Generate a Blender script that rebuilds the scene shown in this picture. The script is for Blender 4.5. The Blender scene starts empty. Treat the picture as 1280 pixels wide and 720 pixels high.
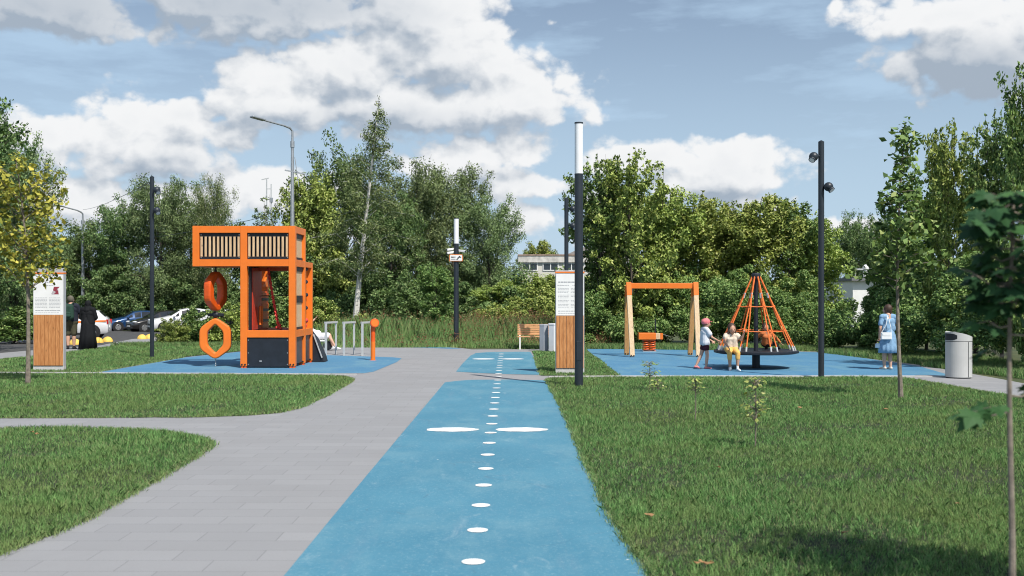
import bpy, bmesh, math, random
import numpy as np
from mathutils import Vector, Matrix
R = math.radians
PI = math.pi
random.seed(7)
rng = np.random.default_rng(11)
scene = bpy.context.scene
COL = scene.collection

# ---------------------------------------------------------------- camera
F = 1330.0          # focal length in photograph pixels
HC = 1.87           # camera height
HY = 370.0          # horizon row
cd = bpy.data.cameras.new('camera')
cam = bpy.data.objects.new('camera', cd); COL.objects.link(cam)
cam.location = (0, 0, HC); cam.rotation_euler = (R(90), 0, 0)
cd.sensor_width = 36; cd.lens = 36 * F / 1280
cd.shift_y = (HY - 360) / 1280
cd.clip_start = 0.1; cd.clip_end = 3000
cd.dof.use_dof = True; cd.dof.focus_distance = 27; cd.dof.aperture_fstop = 2.6
scene.camera = cam

# ---------------------------------------------------------------- light
SUNDIR = Vector((0.42, -0.62, 1.0)).normalized()      # towards the sun
sd = bpy.data.lights.new('sun', 'SUN'); sd.energy = 5.0; sd.angle = R(0.53); sd.color = (1.0, 0.945, 0.86)
so = bpy.data.objects.new('sun', sd); COL.objects.link(so)
so.rotation_euler = SUNDIR.to_track_quat('Z', 'Y').to_euler()
so.location = (10, -14, 30)
scene.view_settings.view_transform = 'Standard'
scene.view_settings.look = 'None'
scene.view_settings.exposure = 0.14
scene.view_settings.gamma = 1.0
scene.cycles.max_bounces = 6
scene.cycles.transparent_max_bounces = 8
scene.cycles.diffuse_bounces = 2
scene.cycles.glossy_bounces = 2
scene.cycles.transmission_bounces = 3
scene.cycles.use_denoising = True
scene.cycles.filter_width = 1.05

class NT:
    """small helper to write node maths"""
    def __init__(s, tree): s.t = tree; s.n = tree.nodes; s.l = tree.links
    def new(s, typ, **kw):
        n = s.n.new(typ)
        for k, v in kw.items(): setattr(n, k, v)
        return n
    def put(s, sock, v):
        if hasattr(v, 'is_linked') or isinstance(v, bpy.types.NodeSocket): s.l.new(v, sock)
        else: sock.default_value = v
    def m(s, op, a, b=None, c=None, clamp=False):
        n = s.n.new('ShaderNodeMath'); n.operation = op; n.use_clamp = clamp
        s.put(n.inputs[0], a)
        if b is not None: s.put(n.inputs[1], b)
        if c is not None: s.put(n.inputs[2], c)
        return n.outputs[0]
    def ramp(s, v, a, b, lo=0.0, hi=1.0, smooth=True):
        n = s.n.new('ShaderNodeMapRange'); n.interpolation_type = 'SMOOTHSTEP' if smooth else 'LINEAR'
        s.put(n.inputs['Value'], v); n.inputs['From Min'].default_value = a; n.inputs['From Max'].default_value = b
        n.inputs['To Min'].default_value = lo; n.inputs['To Max'].default_value = hi
        return n.outputs['Result']
    def mix(s, f, a, b, mode='MIX'):
        n = s.n.new('ShaderNodeMix'); n.data_type = 'RGBA'; n.blend_type = mode
        s.put(n.inputs[0], f); s.put(n.inputs[6], a); s.put(n.inputs[7], b)
        return n.outputs[2]
    def noise(s, vec, scale, detail=4, rough=0.55, dist=0.0, out=0):
        n = s.n.new('ShaderNodeTexNoise'); s.put(n.inputs['Vector'], vec)
        n.inputs['Scale'].default_value = scale; n.inputs['Detail'].default_value = detail
        n.inputs['Roughness'].default_value = rough; n.inputs['Distortion'].default_value = dist
        return n.outputs[out]
    def vor(s, vec, scale, smooth=0.4, detail=0):
        n = s.n.new('ShaderNodeTexVoronoi'); n.feature = 'F1'; s.put(n.inputs['Vector'], vec)
        n.inputs['Scale'].default_value = scale
        n.inputs['Detail'].default_value = detail
        return n.outputs['Distance']
    def comb(s, x, y, z):
        n = s.n.new('ShaderNodeCombineXYZ'); s.put(n.inputs[0], x); s.put(n.inputs[1], y); s.put(n.inputs[2], z)
        return n.outputs[0]
    def sep(s, v):
        n = s.n.new('ShaderNodeSeparateXYZ'); s.put(n.inputs[0], v); return n.outputs
    def vm(s, op, a, b):
        n = s.n.new('ShaderNodeVectorMath'); n.operation = op; s.put(n.inputs[0], a); s.put(n.inputs[1], b); return n.outputs[0]

# ---------------------------------------------------------------- world: sky and clouds
# cumulus banks by compass bearing and elevation: (bearing, elevation, half widths, weight), in units of 1/1330 rad
CLOUDS = [
 (-625, 366, 170, 44, 1.25), (-445, 334, 50, 26, 1.0), (-340, 366, 200, 42, 1.3), (-230, 350, 110, 30, 1.0),
 (-110, 350, 90, 60, 1.45), (-85, 305, 95, 55, 1.45), (-190, 290, 110, 48, 1.35), (-290, 258, 90, 48, 1.35), (-300, 235, 100, 32, 1.05), (-30, 290, 60, 35, 1.1),
 (-10, 250, 110, 40, 1.35), (-140, 240, 200, 46, 1.25), (70, 244, 40, 26, .9),
 (-445, 198, 98, 50, 1.4), (-400, 222, 50, 28, 1.3), (-500, 185, 66, 40, 1.1), (-360, 190, 80, 30, .9),
 (-585, 205, 66, 38, 1.2), (-640, 200, 60, 34, 1.1), (-535, 122, 66, 34, 1.3), (-620, 100, 90, 34, 1.0),
 (-20, 180, 120, 30, 1.15), (-70, 155, 130, 34, 1.1), (10, 135, 130, 34, 1.1), (20, 95, 120, 30, 1.05), (-310, 125, 120, 44, 1.2), (-430, 115, 120, 36, 1.0),
 (150, 172, 76, 28, 1.3), (275, 158, 78, 36, 1.5), (205, 138, 130, 30, 1.1), (300, 120, 100, 26, .9), (120, 115, 110, 30, .95),
 (540, 350, 110, 34, 1.35), (600, 300, 110, 60, 1.35), (650, 345, 90, 46, 1.2), (560, 262, 70, 30, .9),
 (900, 250, 200, 60, 1.1), (-900, 280, 220, 60, 1.1), (1300, 180, 260, 50, 1.1), (-1400, 300, 300, 80, 1.1),
 (400, 90, 110, 18, .9), (-220, 80, 160, 22, .9)]
# parts of those banks that stand in their own shade
GREYS = [(-625, 366, 200, 62, 1.15), (-330, 374, 220, 48, 1.15), (-230, 345, 120, 26, .5), (-170, 222, 230, 34, .6), (585, 272, 120, 46, 1.1), (640, 320, 60, 40, .5), (-20, 150, 170, 30, .35), (-420, 168, 120, 24, .4), (240, 128, 140, 24, .4)]
world = bpy.data.worlds.new('World'); scene.world = world; world.use_nodes = True
w = NT(world.node_tree); w.n.clear()
sky = w.new('ShaderNodeTexSky', sky_type='NISHITA'); sky.sun_disc = False
sky.sun_elevation = math.asin(SUNDIR.z); sky.sun_rotation = math.atan2(SUNDIR.x, SUNDIR.y)
sky.altitude = 150; sky.air_density = 1.0; sky.dust_density = 1.0; sky.ozone_density = 1.6
tc = w.new('ShaderNodeTexCoord')
dx, dy, dz = w.sep(tc.outputs['Generated'])
az = w.m('ARCTAN2', dx, dy)
el = w.m('ARCSINE', w.m('MAXIMUM', w.m('MINIMUM', dz, 1.0), -1.0))
P0 = w.comb(az, el, 0.0)
# domain distortion gives the ragged edges
nd = w.noise(w.vm('MULTIPLY', P0, (1, 1.25, 1)), 9.0, 5, 0.6, 0.0, 1)
Pd = w.vm('ADD', P0, w.vm('MULTIPLY', w.vm('SUBTRACT', nd, (.5, .5, .5)), (.06, .035, 0)))
def blobs(P, L=CLOUDS):
    acc = None
    for (bx, bz, rx, rz, wt) in L:
        a = math.atan(bx / F); e = math.atan(bz / F * math.cos(a))
        v = w.vm('MULTIPLY', w.vm('SUBTRACT', P, (a, e, 0)), (F / rx, F / rz, 0))
        n = w.n.new('ShaderNodeVectorMath'); n.operation = 'LENGTH'; w.put(n.inputs[0], v)
        q = w.m('MULTIPLY_ADD', n.outputs['Value'], -1.0, wt)
        acc = q if acc is None else w.m('SMOOTH_MAX', acc, q, 0.25)
    return acc
def billow(P):
    v = w.vm('MULTIPLY', P, (1, 1.3, 1))
    a = w.noise(v, 17.0, 7, 0.6)
    b = w.vor(w.vm('ADD', v, w.vm('MULTIPLY', nd, (.05, .05, 0))), 26.0, 0.5, 2.0)
    return w.m('ADD', w.m('MULTIPLY', a, 1.5), w.m('MULTIPLY', b, -0.7))
Doff = w.vm('ADD', Pd, (0.010, 0.016, 0))
B0 = blobs(Pd); N0 = billow(P0)
D0 = w.m('ADD', B0, w.m('MULTIPLY_ADD', N0, 1.0, -0.36))
N1 = billow(w.vm('ADD', P0, (0.007, 0.012, 0)))
B1 = blobs(w.vm('ADD', Pd, (0.010, 0.026, 0)))
dens = w.ramp(D0, -0.03, 0.34)
# light: where the cloud thins out towards the sun it is bright, below its mass it is grey
rel = w.m('ADD', w.m('MULTIPLY', w.m('SUBTRACT', N0, N1), 1.15), w.m('MULTIPLY', w.m('SUBTRACT', B0, B1), 1.0))
light = w.ramp(rel, -0.95, 0.50)
thick = w.ramp(D0, 0.4, 1.4, 0.0, 0.12)
light = w.m('SUBTRACT', light, thick, clamp=True)
high = w.m('MULTIPLY', w.ramp(blobs(Pd, GREYS), -0.15, 0.9, 0.0, 0.85), w.ramp(N0, .2, .75, .75, 1.0))
light = w.m('SUBTRACT', light, high, clamp=True)
ccol = w.mix(light, (3.9, 4.65, 5.6, 1), (9.4, 9.5, 9.6, 1))
# thin veil
veil = w.ramp(w.noise(w.vm('MULTIPLY', P0, (1, 4.2, 1)), 4.0, 6, 0.6), 0.36, 0.68, 0.0, 0.72)
haze = w.ramp(el, 0.0, 0.30, 0.80, 0.15)
veil = w.m('MAXIMUM', veil, haze)
skc = w.n.new('ShaderNodeHueSaturation'); skc.inputs['Saturation'].default_value = 0.86; skc.inputs['Value'].default_value = 1.06
w.l.new(sky.outputs[0], skc.inputs['Color'])
base = w.mix(veil, skc.outputs[0], (5.2, 7.1, 9.1, 1))
front = w.ramp(el, -0.02, 0.01)
full = w.mix(w.m('MULTIPLY', dens, front), base, ccol)
bg = w.new('ShaderNodeBackground'); bg.inputs['Strength'].default_value = 0.088
w.l.new(full, bg.inputs['Color'])
wo = w.new('ShaderNodeOutputWorld'); w.l.new(bg.outputs[0], wo.inputs['Surface'])
world.cycles.sampling_method = 'MANUAL'; world.cycles.sample_map_resolution = 512

# ---------------------------------------------------------------- helpers
SLOPE = 0.017
def gz(y): return -SLOPE * max(0.0, y - 38.0)
def P(px, py):
    """photograph pixel -> ground point"""
    d = F * HC / (py - HY) if py > HY + 1 else 1e9
    if d > 38: d = F * (HC - SLOPE * 38) / max(py - HY - F * SLOPE, 2.0)
    return Vector(((px - 640) * d / F, d, gz(d)))
def W(px, py, d): return Vector(((px - 640) * d / F, d, HC - (py - HY) * d / F))
def X(px, d): return (px - 640) * d / F
def Z(py, d): return HC - (py - HY) * d / F

MATS = {}
def mat(name, col, rough=0.6, metal=0.0, var=0.12, scale=8.0, bump=0.0, bscale=60.0, spec=0.5, emit=None):
    if name in MATS: return MATS[name]
    m = bpy.data.materials.new(name); m.use_nodes = True; MATS[name] = m
    t = NT(m.node_tree); b = m.node_tree.nodes['Principled BSDF']
    b.inputs['Roughness'].default_value = rough; b.inputs['Metallic'].default_value = metal
    b.inputs['Specular IOR Level'].default_value = spec
    o = t.new('ShaderNodeTexCoord').outputs['Object']
    if var:
        n = t.noise(o, scale, 5, 0.6)
        lo = tuple(c * (1 - var) for c in col) + (1,); hi = tuple(min(1, c * (1 + var)) for c in col) + (1,)
        t.l.new(t.mix(t.ramp(n, 0.3, 0.7), lo, hi), b.inputs['Base Color'])
    else: b.inputs['Base Color'].default_value = tuple(col) + (1,)
    if bump:
        bn = t.new('ShaderNodeBump'); bn.inputs['Strength'].default_value = bump; bn.inputs['Distance'].default_value = 0.01
        t.l.new(t.noise(o, bscale, 4, 0.6), bn.inputs['Height']); t.l.new(bn.outputs[0], b.inputs['Normal'])
    if emit:
        b.inputs['Emission Color'].default_value = tuple(emit) + (1,); b.inputs['Emission Strength'].default_value = 1
    return m

def wood_mat(name, c0, c1, axis='Z', rough=0.55, plank=0.0):
    if name in MATS: return MATS[name]
    m = bpy.data.materials.new(name); m.use_nodes = True; MATS[name] = m
    t = NT(m.node_tree); b = m.node_tree.nodes['Principled BSDF']; b.inputs['Roughness'].default_value = rough
    o = t.new('ShaderNodeTexCoord').outputs['Object']
    st = {'Z': (9, 9, .7), 'X': (.7, 9, 9), 'Y': (9, .7, 9)}[axis]
    g = t.noise(t.vm('MULTIPLY', o, st), 6.0, 6, 0.6, 0.6)
    col = t.mix(t.ramp(g, .35, .66), tuple(c0) + (1,), tuple(c1) + (1,))
    kn = t.new('ShaderNodeTexVoronoi'); kn.inputs['Scale'].default_value = 1.0; kn.inputs['Randomness'].default_value = 1.0
    kst = {'Z': (7, 7, 3), 'X': (3, 7, 7), 'Y': (7, 3, 7)}[axis]
    t.l.new(t.vm('MULTIPLY', o, kst), kn.inputs['Vector'])
    col = t.mix(t.ramp(kn.outputs['Distance'], 0.04, 0.13, 0.75, 0.0), col, tuple(c * .28 for c in c0) + (1,))
    t.l.new(col, b.inputs['Base Color'])
    bn = t.new('ShaderNodeBump'); bn.inputs['Strength'].default_value = 0.3; bn.inputs['Distance'].default_value = 0.005
    t.l.new(g, bn.inputs['Height']); t.l.new(bn.outputs[0], b.inputs['Normal'])
    return m

def leaf_mat(name, a, b_, c_, trans=0.28, rough=0.6):
    """leaf colour varies leaf by leaf (attribute 'tint') between a and b_, some c_"""
    if name in MATS: return MATS[name]
    m = bpy.data.materials.new(name); m.use_nodes = True; MATS[name] = m
    t = NT(m.node_tree); t.n.clear()
    at = t.new('ShaderNodeAttribute'); at.attribute_name = 'tint'
    o = t.new('ShaderNodeTexCoord').outputs['Object']
    big = t.noise(o, 0.8, 2, 0.5)
    r, g, bl = t.sep(at.outputs['Vector'])
    f = t.m('ADD', t.m('MULTIPLY', r, 0.6), t.m('MULTIPLY', big, 0.7), None)
    col = t.mix(t.ramp(f, 0.25, 0.95), tuple(a) + (1,), tuple(b_) + (1,))
    col = t.mix(t.ramp(g, 0.80, 0.98), col, tuple(c_) + (1,))
    oi = t.new('ShaderNodeObjectInfo')
    hs = t.new('ShaderNodeHueSaturation')
    t.l.new(t.ramp(oi.outputs['Random'], 0, 1, 0.487, 0.513, False), hs.inputs['Hue'])
    t.l.new(t.ramp(oi.outputs['Random'], 0, 1, 0.86, 1.16, False), hs.inputs['Value'])
    t.l.new(col, hs.inputs['Color']); col = hs.outputs[0]
    pb = t.new('ShaderNodeBsdfPrincipled'); pb.inputs['Roughness'].default_value = rough
    pb.inputs['Specular IOR Level'].default_value = 0.2
    t.l.new(col, pb.inputs['Base Color'])
    tr = t.new('ShaderNodeBsdfTranslucent'); t.l.new(t.mix(1.0, col, (1.0, 1.0, .45, 1), 'MULTIPLY'), tr.inputs['Color'])
    mx = t.new('ShaderNodeMixShader'); mx.inputs[0].default_value = trans
    t.l.new(pb.outputs[0], mx.inputs[1]); t.l.new(tr.outputs[0], mx.inputs[2])
    out = t.new('ShaderNodeOutputMaterial'); t.l.new(mx.outputs[0], out.inputs[0])
    return m

class MB:
    """collects simple shapes into one mesh"""
    def __init__(s): s.v = []; s.f = []
    def add(s, vs, fs):
        k = len(s.v); s.v += [tuple(v) for v in vs]; s.f += [tuple(i + k for i in f) for f in fs]; return s
    def box(s, x0, x1, y0, y1, z0, z1, M=None):
        vs = [Vector((x, y, z)) for z in (z0, z1) for y in (y0, y1) for x in (x0, x1)]
        if M is not None: vs = [M @ v for v in vs]
        return s.add(vs, [(0, 2, 3, 1), (4, 5, 7, 6), (0, 1, 5, 4), (2, 6, 7, 3), (0, 4, 6, 2), (1, 3, 7, 5)])
    def bar(s, a, b, w, h=None, up=(0, 0, 1)):
        a = Vector(a); b = Vector(b); h = h or w; d = (b - a).normalized(); u = Vector(up)
        if abs(d.dot(u)) > .98: u = Vector((0, 1, 0))
        x = d.cross(u).normalized(); z = x.cross(d)
        vs = []
        for p in (a, b):
            for (i, j) in ((-1, -1), (1, -1), (1, 1), (-1, 1)): vs.append(p + x * i * w / 2 + z * j * h / 2)
        return s.add(vs, [(3, 2, 1, 0), (4, 5, 6, 7), (0, 1, 5, 4), (1, 2, 6, 5), (2, 3, 7, 6), (3, 0, 4, 7)])
    def tube(s, pts, rad, n=8, cap=True):
        pts = [Vector(p) for p in pts]; m = len(pts)
        rads = rad if isinstance(rad, (list, tuple)) else [rad] * m
        rings = []; px = None
        for i in range(m):
            d = (pts[min(i + 1, m - 1)] - pts[max(i - 1, 0)]).normalized()
            if px is None:
                ref = Vector((0, 0, 1)) if abs(d.z) < .9 else Vector((1, 0, 0)); px = d.cross(ref).normalized()
            else: px = (px - d * px.dot(d)).normalized()
            py = d.cross(px)
            rings.append([pts[i] + (px * math.cos(2 * PI * k / n) + py * math.sin(2 * PI * k / n)) * rads[i] for k in range(n)])
        vs = [v for r_ in rings for v in r_]; fs = []
        for i in range(m - 1):
            for k in range(n): fs.append((i * n + k, i * n + (k + 1) % n, (i + 1) * n + (k + 1) % n, (i + 1) * n + k))
        if cap: fs += [tuple(reversed(range(n))), tuple(range((m - 1) * n, m * n))]
        return s.add(vs, fs)
    def lathe(s, prof, c=(0, 0, 0), n=24, sx=1, sy=1, cap=True):
        vs = [(c[0] + r * sx * math.cos(2 * PI * k / n), c[1] + r * sy * math.sin(2 * PI * k / n), c[2] + z) for r, z in prof for k in range(n)]
        m = len(prof); fs = [(i * n + k, i * n + (k + 1) % n, (i + 1) * n + (k + 1) % n, (i + 1) * n + k) for i in range(m - 1) for k in range(n)]
        if cap: fs += [tuple(reversed(range(n))), tuple(range((m - 1) * n, m * n))]
        return s.add(vs, fs)
    def ball(s, c, rx, ry=None, rz=None, n=12, m=8, M=None):
        ry = ry or rx; rz = rz or rx; c = Vector(c); vs = [Vector((0, 0, -rz))]; fs = []
        for i in range(1, m):
            t = -PI / 2 + PI * i / m
            for k in range(n): vs.append(Vector((rx * math.cos(t) * math.cos(2 * PI * k / n), ry * math.cos(t) * math.sin(2 * PI * k / n), rz * math.sin(t))))
        vs.append(Vector((0, 0, rz)))
        if M is not None: vs = [M @ v for v in vs]
        vs = [v + c for v in vs]
        for k in range(n): fs.append((0, 1 + (k + 1) % n, 1 + k))
        for i in range(m - 2):
            for k in range(n): fs.append((1 + i * n + k, 1 + i * n + (k + 1) % n, 1 + (i + 1) * n + (k + 1) % n, 1 + (i + 1) * n + k))
        l = len(vs) - 1
        for k in range(n): fs.append((l, 1 + (m - 2) * n + k, 1 + (m - 2) * n + (k + 1) % n))
        return s.add(vs, fs)
    def prism(s, poly, y0, y1):
        """outline in x,z pushed from y0 to y1"""
        n = len(poly); vs = [(x, y0, z) for x, z in poly] + [(x, y1, z) for x, z in poly]
        return s.add(vs, [tuple(range(n)), tuple(reversed(range(n, 2 * n)))] + [(k, k + n, (k + 1) % n + n, (k + 1) % n) for k in range(n)])
    def plate(s, poly, z0, z1):
        n = len(poly); vs = [(p[0], p[1], z0) for p in poly] + [(p[0], p[1], z1) for p in poly]
        return s.add(vs, [tuple(reversed(range(n))), tuple(range(n, 2 * n))] + [(k, (k + 1) % n, (k + 1) % n + n, k + n) for k in range(n)])
    def obj(s, name, m, parent=None, bevel=0.0, smooth=False, seg=2, tint=False, kind=None):
        me = bpy.data.meshes.new(name); me.from_pydata(s.v, [], s.f); me.validate()
        bm = bmesh.new(); bm.from_mesh(me); bmesh.ops.recalc_face_normals(bm, faces=bm.faces)
        if smooth:
            for e in bm.edges:
                if len(e.link_faces) == 2 and e.calc_face_angle(0) > .7: e.smooth = False
        bm.to_mesh(me); bm.free()
        if m is not None: me.materials.append(m)
        o = bpy.data.objects.new(name, me); COL.objects.link(o)
        if parent is not None: o.parent = parent
        if smooth:
            for p in me.polygons: p.use_smooth = True
        if bevel:
            bv = o.modifiers.new('bevel', 'BEVEL'); bv.width = bevel; bv.segments = seg; bv.limit_method = 'ANGLE'; bv.angle_limit = R(35)
        if kind: o['kind'] = kind
        return o

def thing(name, label, cat, loc=(0, 0, 0), rz=0.0, group=None):
    o = bpy.data.objects.new(name, None); COL.objects.link(o); o.empty_display_size = .2
    o.location = loc; o.rotation_euler = (0, 0, rz); o['label'] = label; o['category'] = cat
    if group: o['group'] = group
    return o
def tag(o, label, cat, group=None):
    o['label'] = label; o['category'] = cat
    if group: o['group'] = group
    return o
def copy_tree(o, parent=None):
    c = o.copy(); COL.objects.link(c)
    if parent is not None: c.parent = parent
    for ch in list(o.children): copy_tree(ch, c)
    return c

def raw_mesh(name, verts, loops_per, m, kind=None, tint=None, parent=None):
    """verts (N,k,3) array: N separate faces of k corners"""
    N, k, _ = verts.shape
    me = bpy.data.meshes.new(name)
    me.vertices.add(N * k); me.vertices.foreach_set('co', verts.astype(np.float32).ravel())
    me.loops.add(N * k); me.loops.foreach_set('vertex_index', np.arange(N * k, dtype=np.int32))
    me.polygons.add(N); me.polygons.foreach_set('loop_start', np.arange(0, N * k, k, dtype=np.int32))
    me.polygons.foreach_set('loop_total', np.full(N, k, dtype=np.int32))
    if tint is not None:
        a = me.attributes.new('tint', 'FLOAT_VECTOR', 'FACE'); a.data.foreach_set('vector', tint.astype(np.float32).ravel())
    me.materials.append(m); me.update(calc_edges=True)
    o = bpy.data.objects.new(name, me); COL.objects.link(o)
    if parent is not None: o.parent = parent
    if kind: o['kind'] = kind
    return o

def inside(poly, x, y):
    c = np.zeros(len(x), bool); n = len(poly); j = n - 1
    for i in range(n):
        xi, yi = poly[i]; xj, yj = poly[j]
        hit = ((yi > y) != (yj > y)) & (x < (xj - xi) * (y - yi) / (yj - yi + 1e-12) + xi)
        c ^= hit; j = i
    return c

def sheet(name, poly, z, m, kind='structure'):
    """a flat sheet following the ground, which falls away beyond 38 m"""
    bm = bmesh.new(); vs = [bm.verts.new((p[0], p[1], 0)) for p in poly]; bm.faces.new(vs)
    bmesh.ops.triangulate(bm, faces=bm.faces[:])
    bmesh.ops.bisect_plane(bm, geom=bm.verts[:] + bm.edges[:] + bm.faces[:], plane_co=(0, 38, 0), plane_no=(0, 1, 0))
    bmesh.ops.recalc_face_normals(bm, faces=bm.faces[:])
    for v in bm.verts: v.co.z = gz(v.co.y) + z
    for f in bm.faces:
        if f.normal.z < 0: f.normal_flip()
    me = bpy.data.meshes.new(name); bm.to_mesh(me); bm.free(); me.materials.append(m)
    o = bpy.data.objects.new(name, me); COL.objects.link(o)
    if kind: o['kind'] = kind
    return o
def PX(lst): return [(P(a, b).x, P(a, b).y) for a, b in lst]
def smooth_poly(pts, closed_idx=None, n=6):
    """Catmull-Rom through the given open chain"""
    out = []
    for i in range(len(pts) - 1):
        p0 = pts[max(i - 1, 0)]; p1 = pts[i]; p2 = pts[i + 1]; p3 = pts[min(i + 2, len(pts) - 1)]
        for k in range(n):
            t = k / n
            out.append(tuple(0.5 * ((2 * p1[a]) + (-p0[a] + p2[a]) * t + (2 * p0[a] - 5 * p1[a] + 4 * p2[a] - p3[a]) * t * t + (-p0[a] + 3 * p1[a] - 3 * p2[a] + p3[a]) * t ** 3) for a in (0, 1)))
    out.append(tuple(pts[-1])); return out

# ---------------------------------------------------------------- ground materials
def ground_mat():
    m = bpy.data.materials.new('rough_turf'); m.use_nodes = True; t = NT(m.node_tree); b = m.node_tree.nodes['Principled BSDF']
    o = t.new('ShaderNodeTexCoord').outputs['Object']
    n = t.noise(o, 1.2, 8, 0.65); n2 = t.noise(o, 22, 4, 0.7)
    c = t.mix(t.ramp(n, .35, .65), (.035, .055, .016, 1), (.075, .085, .028, 1))
    c = t.mix(t.ramp(n2, .55, .75, 0, .6), c, (.12, .10, .05, 1))
    t.l.new(c, b.inputs['Base Color']); b.inputs['Roughness'].default_value = .95
    return m
def soil_mat():
    m = bpy.data.materials.new('lawn_soil'); m.use_nodes = True; t = NT(m.node_tree); b = m.node_tree.nodes['Principled BSDF']
    o = t.new('ShaderNodeTexCoord').outputs['Object']
    n = t.noise(o, 14, 6, 0.7)
    c = t.mix(t.ramp(n, .35, .65), (.014, .026, .008, 1), (.035, .042, .016, 1))
    t.l.new(c, b.inputs['Base Color']); b.inputs['Roughness'].default_value = .95
    return m
def paving_mat():
    m = bpy.data.materials.new('grey_paving'); m.use_nodes = True; t = NT(m.node_tree); b = m.node_tree.nodes['Principled BSDF']
    o = t.new('ShaderNodeTexCoord').outputs['Object']
    br = t.new('ShaderNodeTexBrick'); t.l.new(o, br.inputs['Vector'])
    br.inputs['Scale'].default_value = 1.0; br.inputs['Brick Width'].default_value = 0.6; br.inputs['Row Height'].default_value = 0.3
    br.inputs['Mortar Size'].default_value = 0.004; br.inputs['Mortar Smooth'].default_value = .3; br.inputs['Bias'].default_value = -.1
    br.inputs['Color1'].default_value = (.252, .253, .262, 1); br.inputs['Color2'].default_value = (.282, .283, .292, 1); br.inputs['Mortar'].default_value = (.17, .17, .18, 1)
    big = t.noise(o, .55, 7, .65); fine = t.noise(o, 90, 3, .7)
    c = t.mix(t.ramp(big, .38, .68, 0, .30), br.outputs['Color'], (.215, .212, .215, 1))
    c = t.mix(t.ramp(fine, .40, .62, 0, .12), c, (.18, .18, .19, 1))
    sp = t.ramp(t.noise(o, 4.0, 7, .8), .60, .74, 0, .40)
    c = t.mix(sp, c, (.20, .19, .18, 1))
    t.l.new(c, b.inputs['Base Color']); b.inputs['Roughness'].default_value = .85
    bn = t.new('ShaderNodeBump'); bn.inputs['Strength'].default_value = .25; bn.inputs['Distance'].default_value = .004
    t.l.new(fine, bn.inputs['Height']); t.l.new(bn.outputs[0], b.inputs['Normal'])
    return m
def rubber_mat(name, a, b_, scuff):
    m = bpy.data.materials.new(name); m.use_nodes = True; t = NT(m.node_tree); b = m.node_tree.nodes['Principled BSDF']
    o = t.new('ShaderNodeTexCoord').outputs['Object']
    n = t.noise(o, .7, 6, .6); gr = t.noise(o, 160, 2, .8)
    c = t.mix(t.ramp(n, .35, .68), tuple(a) + (1,), tuple(b_) + (1,))
    c = t.mix(t.ramp(gr, .44, .60, 0, .22), c, tuple(x * .45 for x in a) + (1,))
    # scuffs, dust and little pale spots
    sc = t.ramp(t.noise(t.vm('MULTIPLY', o, (1, .35, 1)), 3.2, 8, .78, 1.0), .55, .74, 0, scuff)
    c = t.mix(sc, c, (.50, .58, .60, 1))
    st = t.ramp(t.noise(t.vm('MULTIPLY', o, (2.2, .25, 1)), 1.7, 7, .72), .52, .70, 0, scuff)
    c = t.mix(st, c, (.13, .22, .30, 1))
    an = t.noise(o, .62, 2, .45, .8); arc = t.ramp(t.m('ABSOLUTE', t.m('SUBTRACT', an, .53)), .0015, .006, .38, 0)
    c = t.mix(t.m('MULTIPLY', arc, t.ramp(t.noise(o, 1.9, 3, .6), .48, .6)), c, (.06, .13, .19, 1))
    c = t.mix(t.ramp(t.noise(o, 38, 3, .7), .54, .68, 0, .38), c, (.26, .40, .45, 1))
    c = t.mix(t.ramp(t.noise(t.vm('MULTIPLY', o, (1, .5, 1)), .9, 6, .75), .46, .66, 0, .5), c, (.145, .285, .35, 1))
    vo = t.new('ShaderNodeTexVoronoi'); vo.inputs['Scale'].default_value = 2.6; t.l.new(o, vo.inputs['Vector'])
    c = t.mix(t.ramp(vo.outputs['Distance'], .022, .034, .8, 0), c, (.62, .66, .64, 1))
    t.l.new(c, b.inputs['Base Color']); b.inputs['Roughness'].default_value = .8; b.inputs['Specular IOR Level'].default_value = .3
    bn = t.new('ShaderNodeBump'); bn.inputs['Strength'].default_value = .35; bn.inputs['Distance'].default_value = .004
    t.l.new(gr, bn.inputs['Height']); t.l.new(bn.outputs[0], b.inputs['Normal'])
    return m
M_TURF = ground_mat(); M_SOIL = soil_mat(); M_PAVE = paving_mat()
M_BLUE = rubber_mat('blue_rubber', (.062, .205, .298), (.076, .232, .328), .28)
M_PAD = rubber_mat('blue_play_rubber', (.066, .198, .335), (.078, .218, .362), .15)
M_ASPH = mat('asphalt', (.060, .059, .060), .9, 0, .25, 3, .3, 120)
M_KERB = mat('kerb_concrete', (.46, .45, .44), .85, 0, .12, 10, .2, 80)
M_MARK = mat('marking_paint', (.80, .80, .79), .6, 0, .06, 30)

# ---------------------------------------------------------------- ground sheets
def big_ground():
    ys = [-120, 0, 38, 60, 80, 110, 160, 2600]; xs = [-1800, -60, 60, 1800]
    vs = [(x, y, -SLOPE * max(0, min(y, 110) - 38) - .006) for y in ys for x in xs]
    fs = [(j * 4 + i, j * 4 + i + 1, (j + 1) * 4 + i + 1, (j + 1) * 4 + i) for j in range(7) for i in range(3)]
    MB().add(vs, fs).obj('ground', M_TURF, kind='structure')
big_ground()
sheet('car_park', [(-45, P(0, 446).y)] + PX([(0, 443), (36, 439), (125, 433), (165, 424.5), (215, 421), (300, 417)]) + [(-14, 79), (-45, 79)], .002, M_ASPH)
pave_top = PX([(0, 441.5), (36, 438.5), (125, 432), (165, 424), (210, 420.5), (240, 421), (262, 429), (400, 429.5), (470, 430.5), (560, 434), (590, 437), (735, 436.3), (1020, 439.5), (1097, 449), (1150, 456.5), (1240, 472), (1330, 489)])
sheet('paved_walk', [(-30, 2), (-30, P(0, 453).y)] + pave_top + [(26, 18), (26, 2)], .006, M_PAVE)

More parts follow.
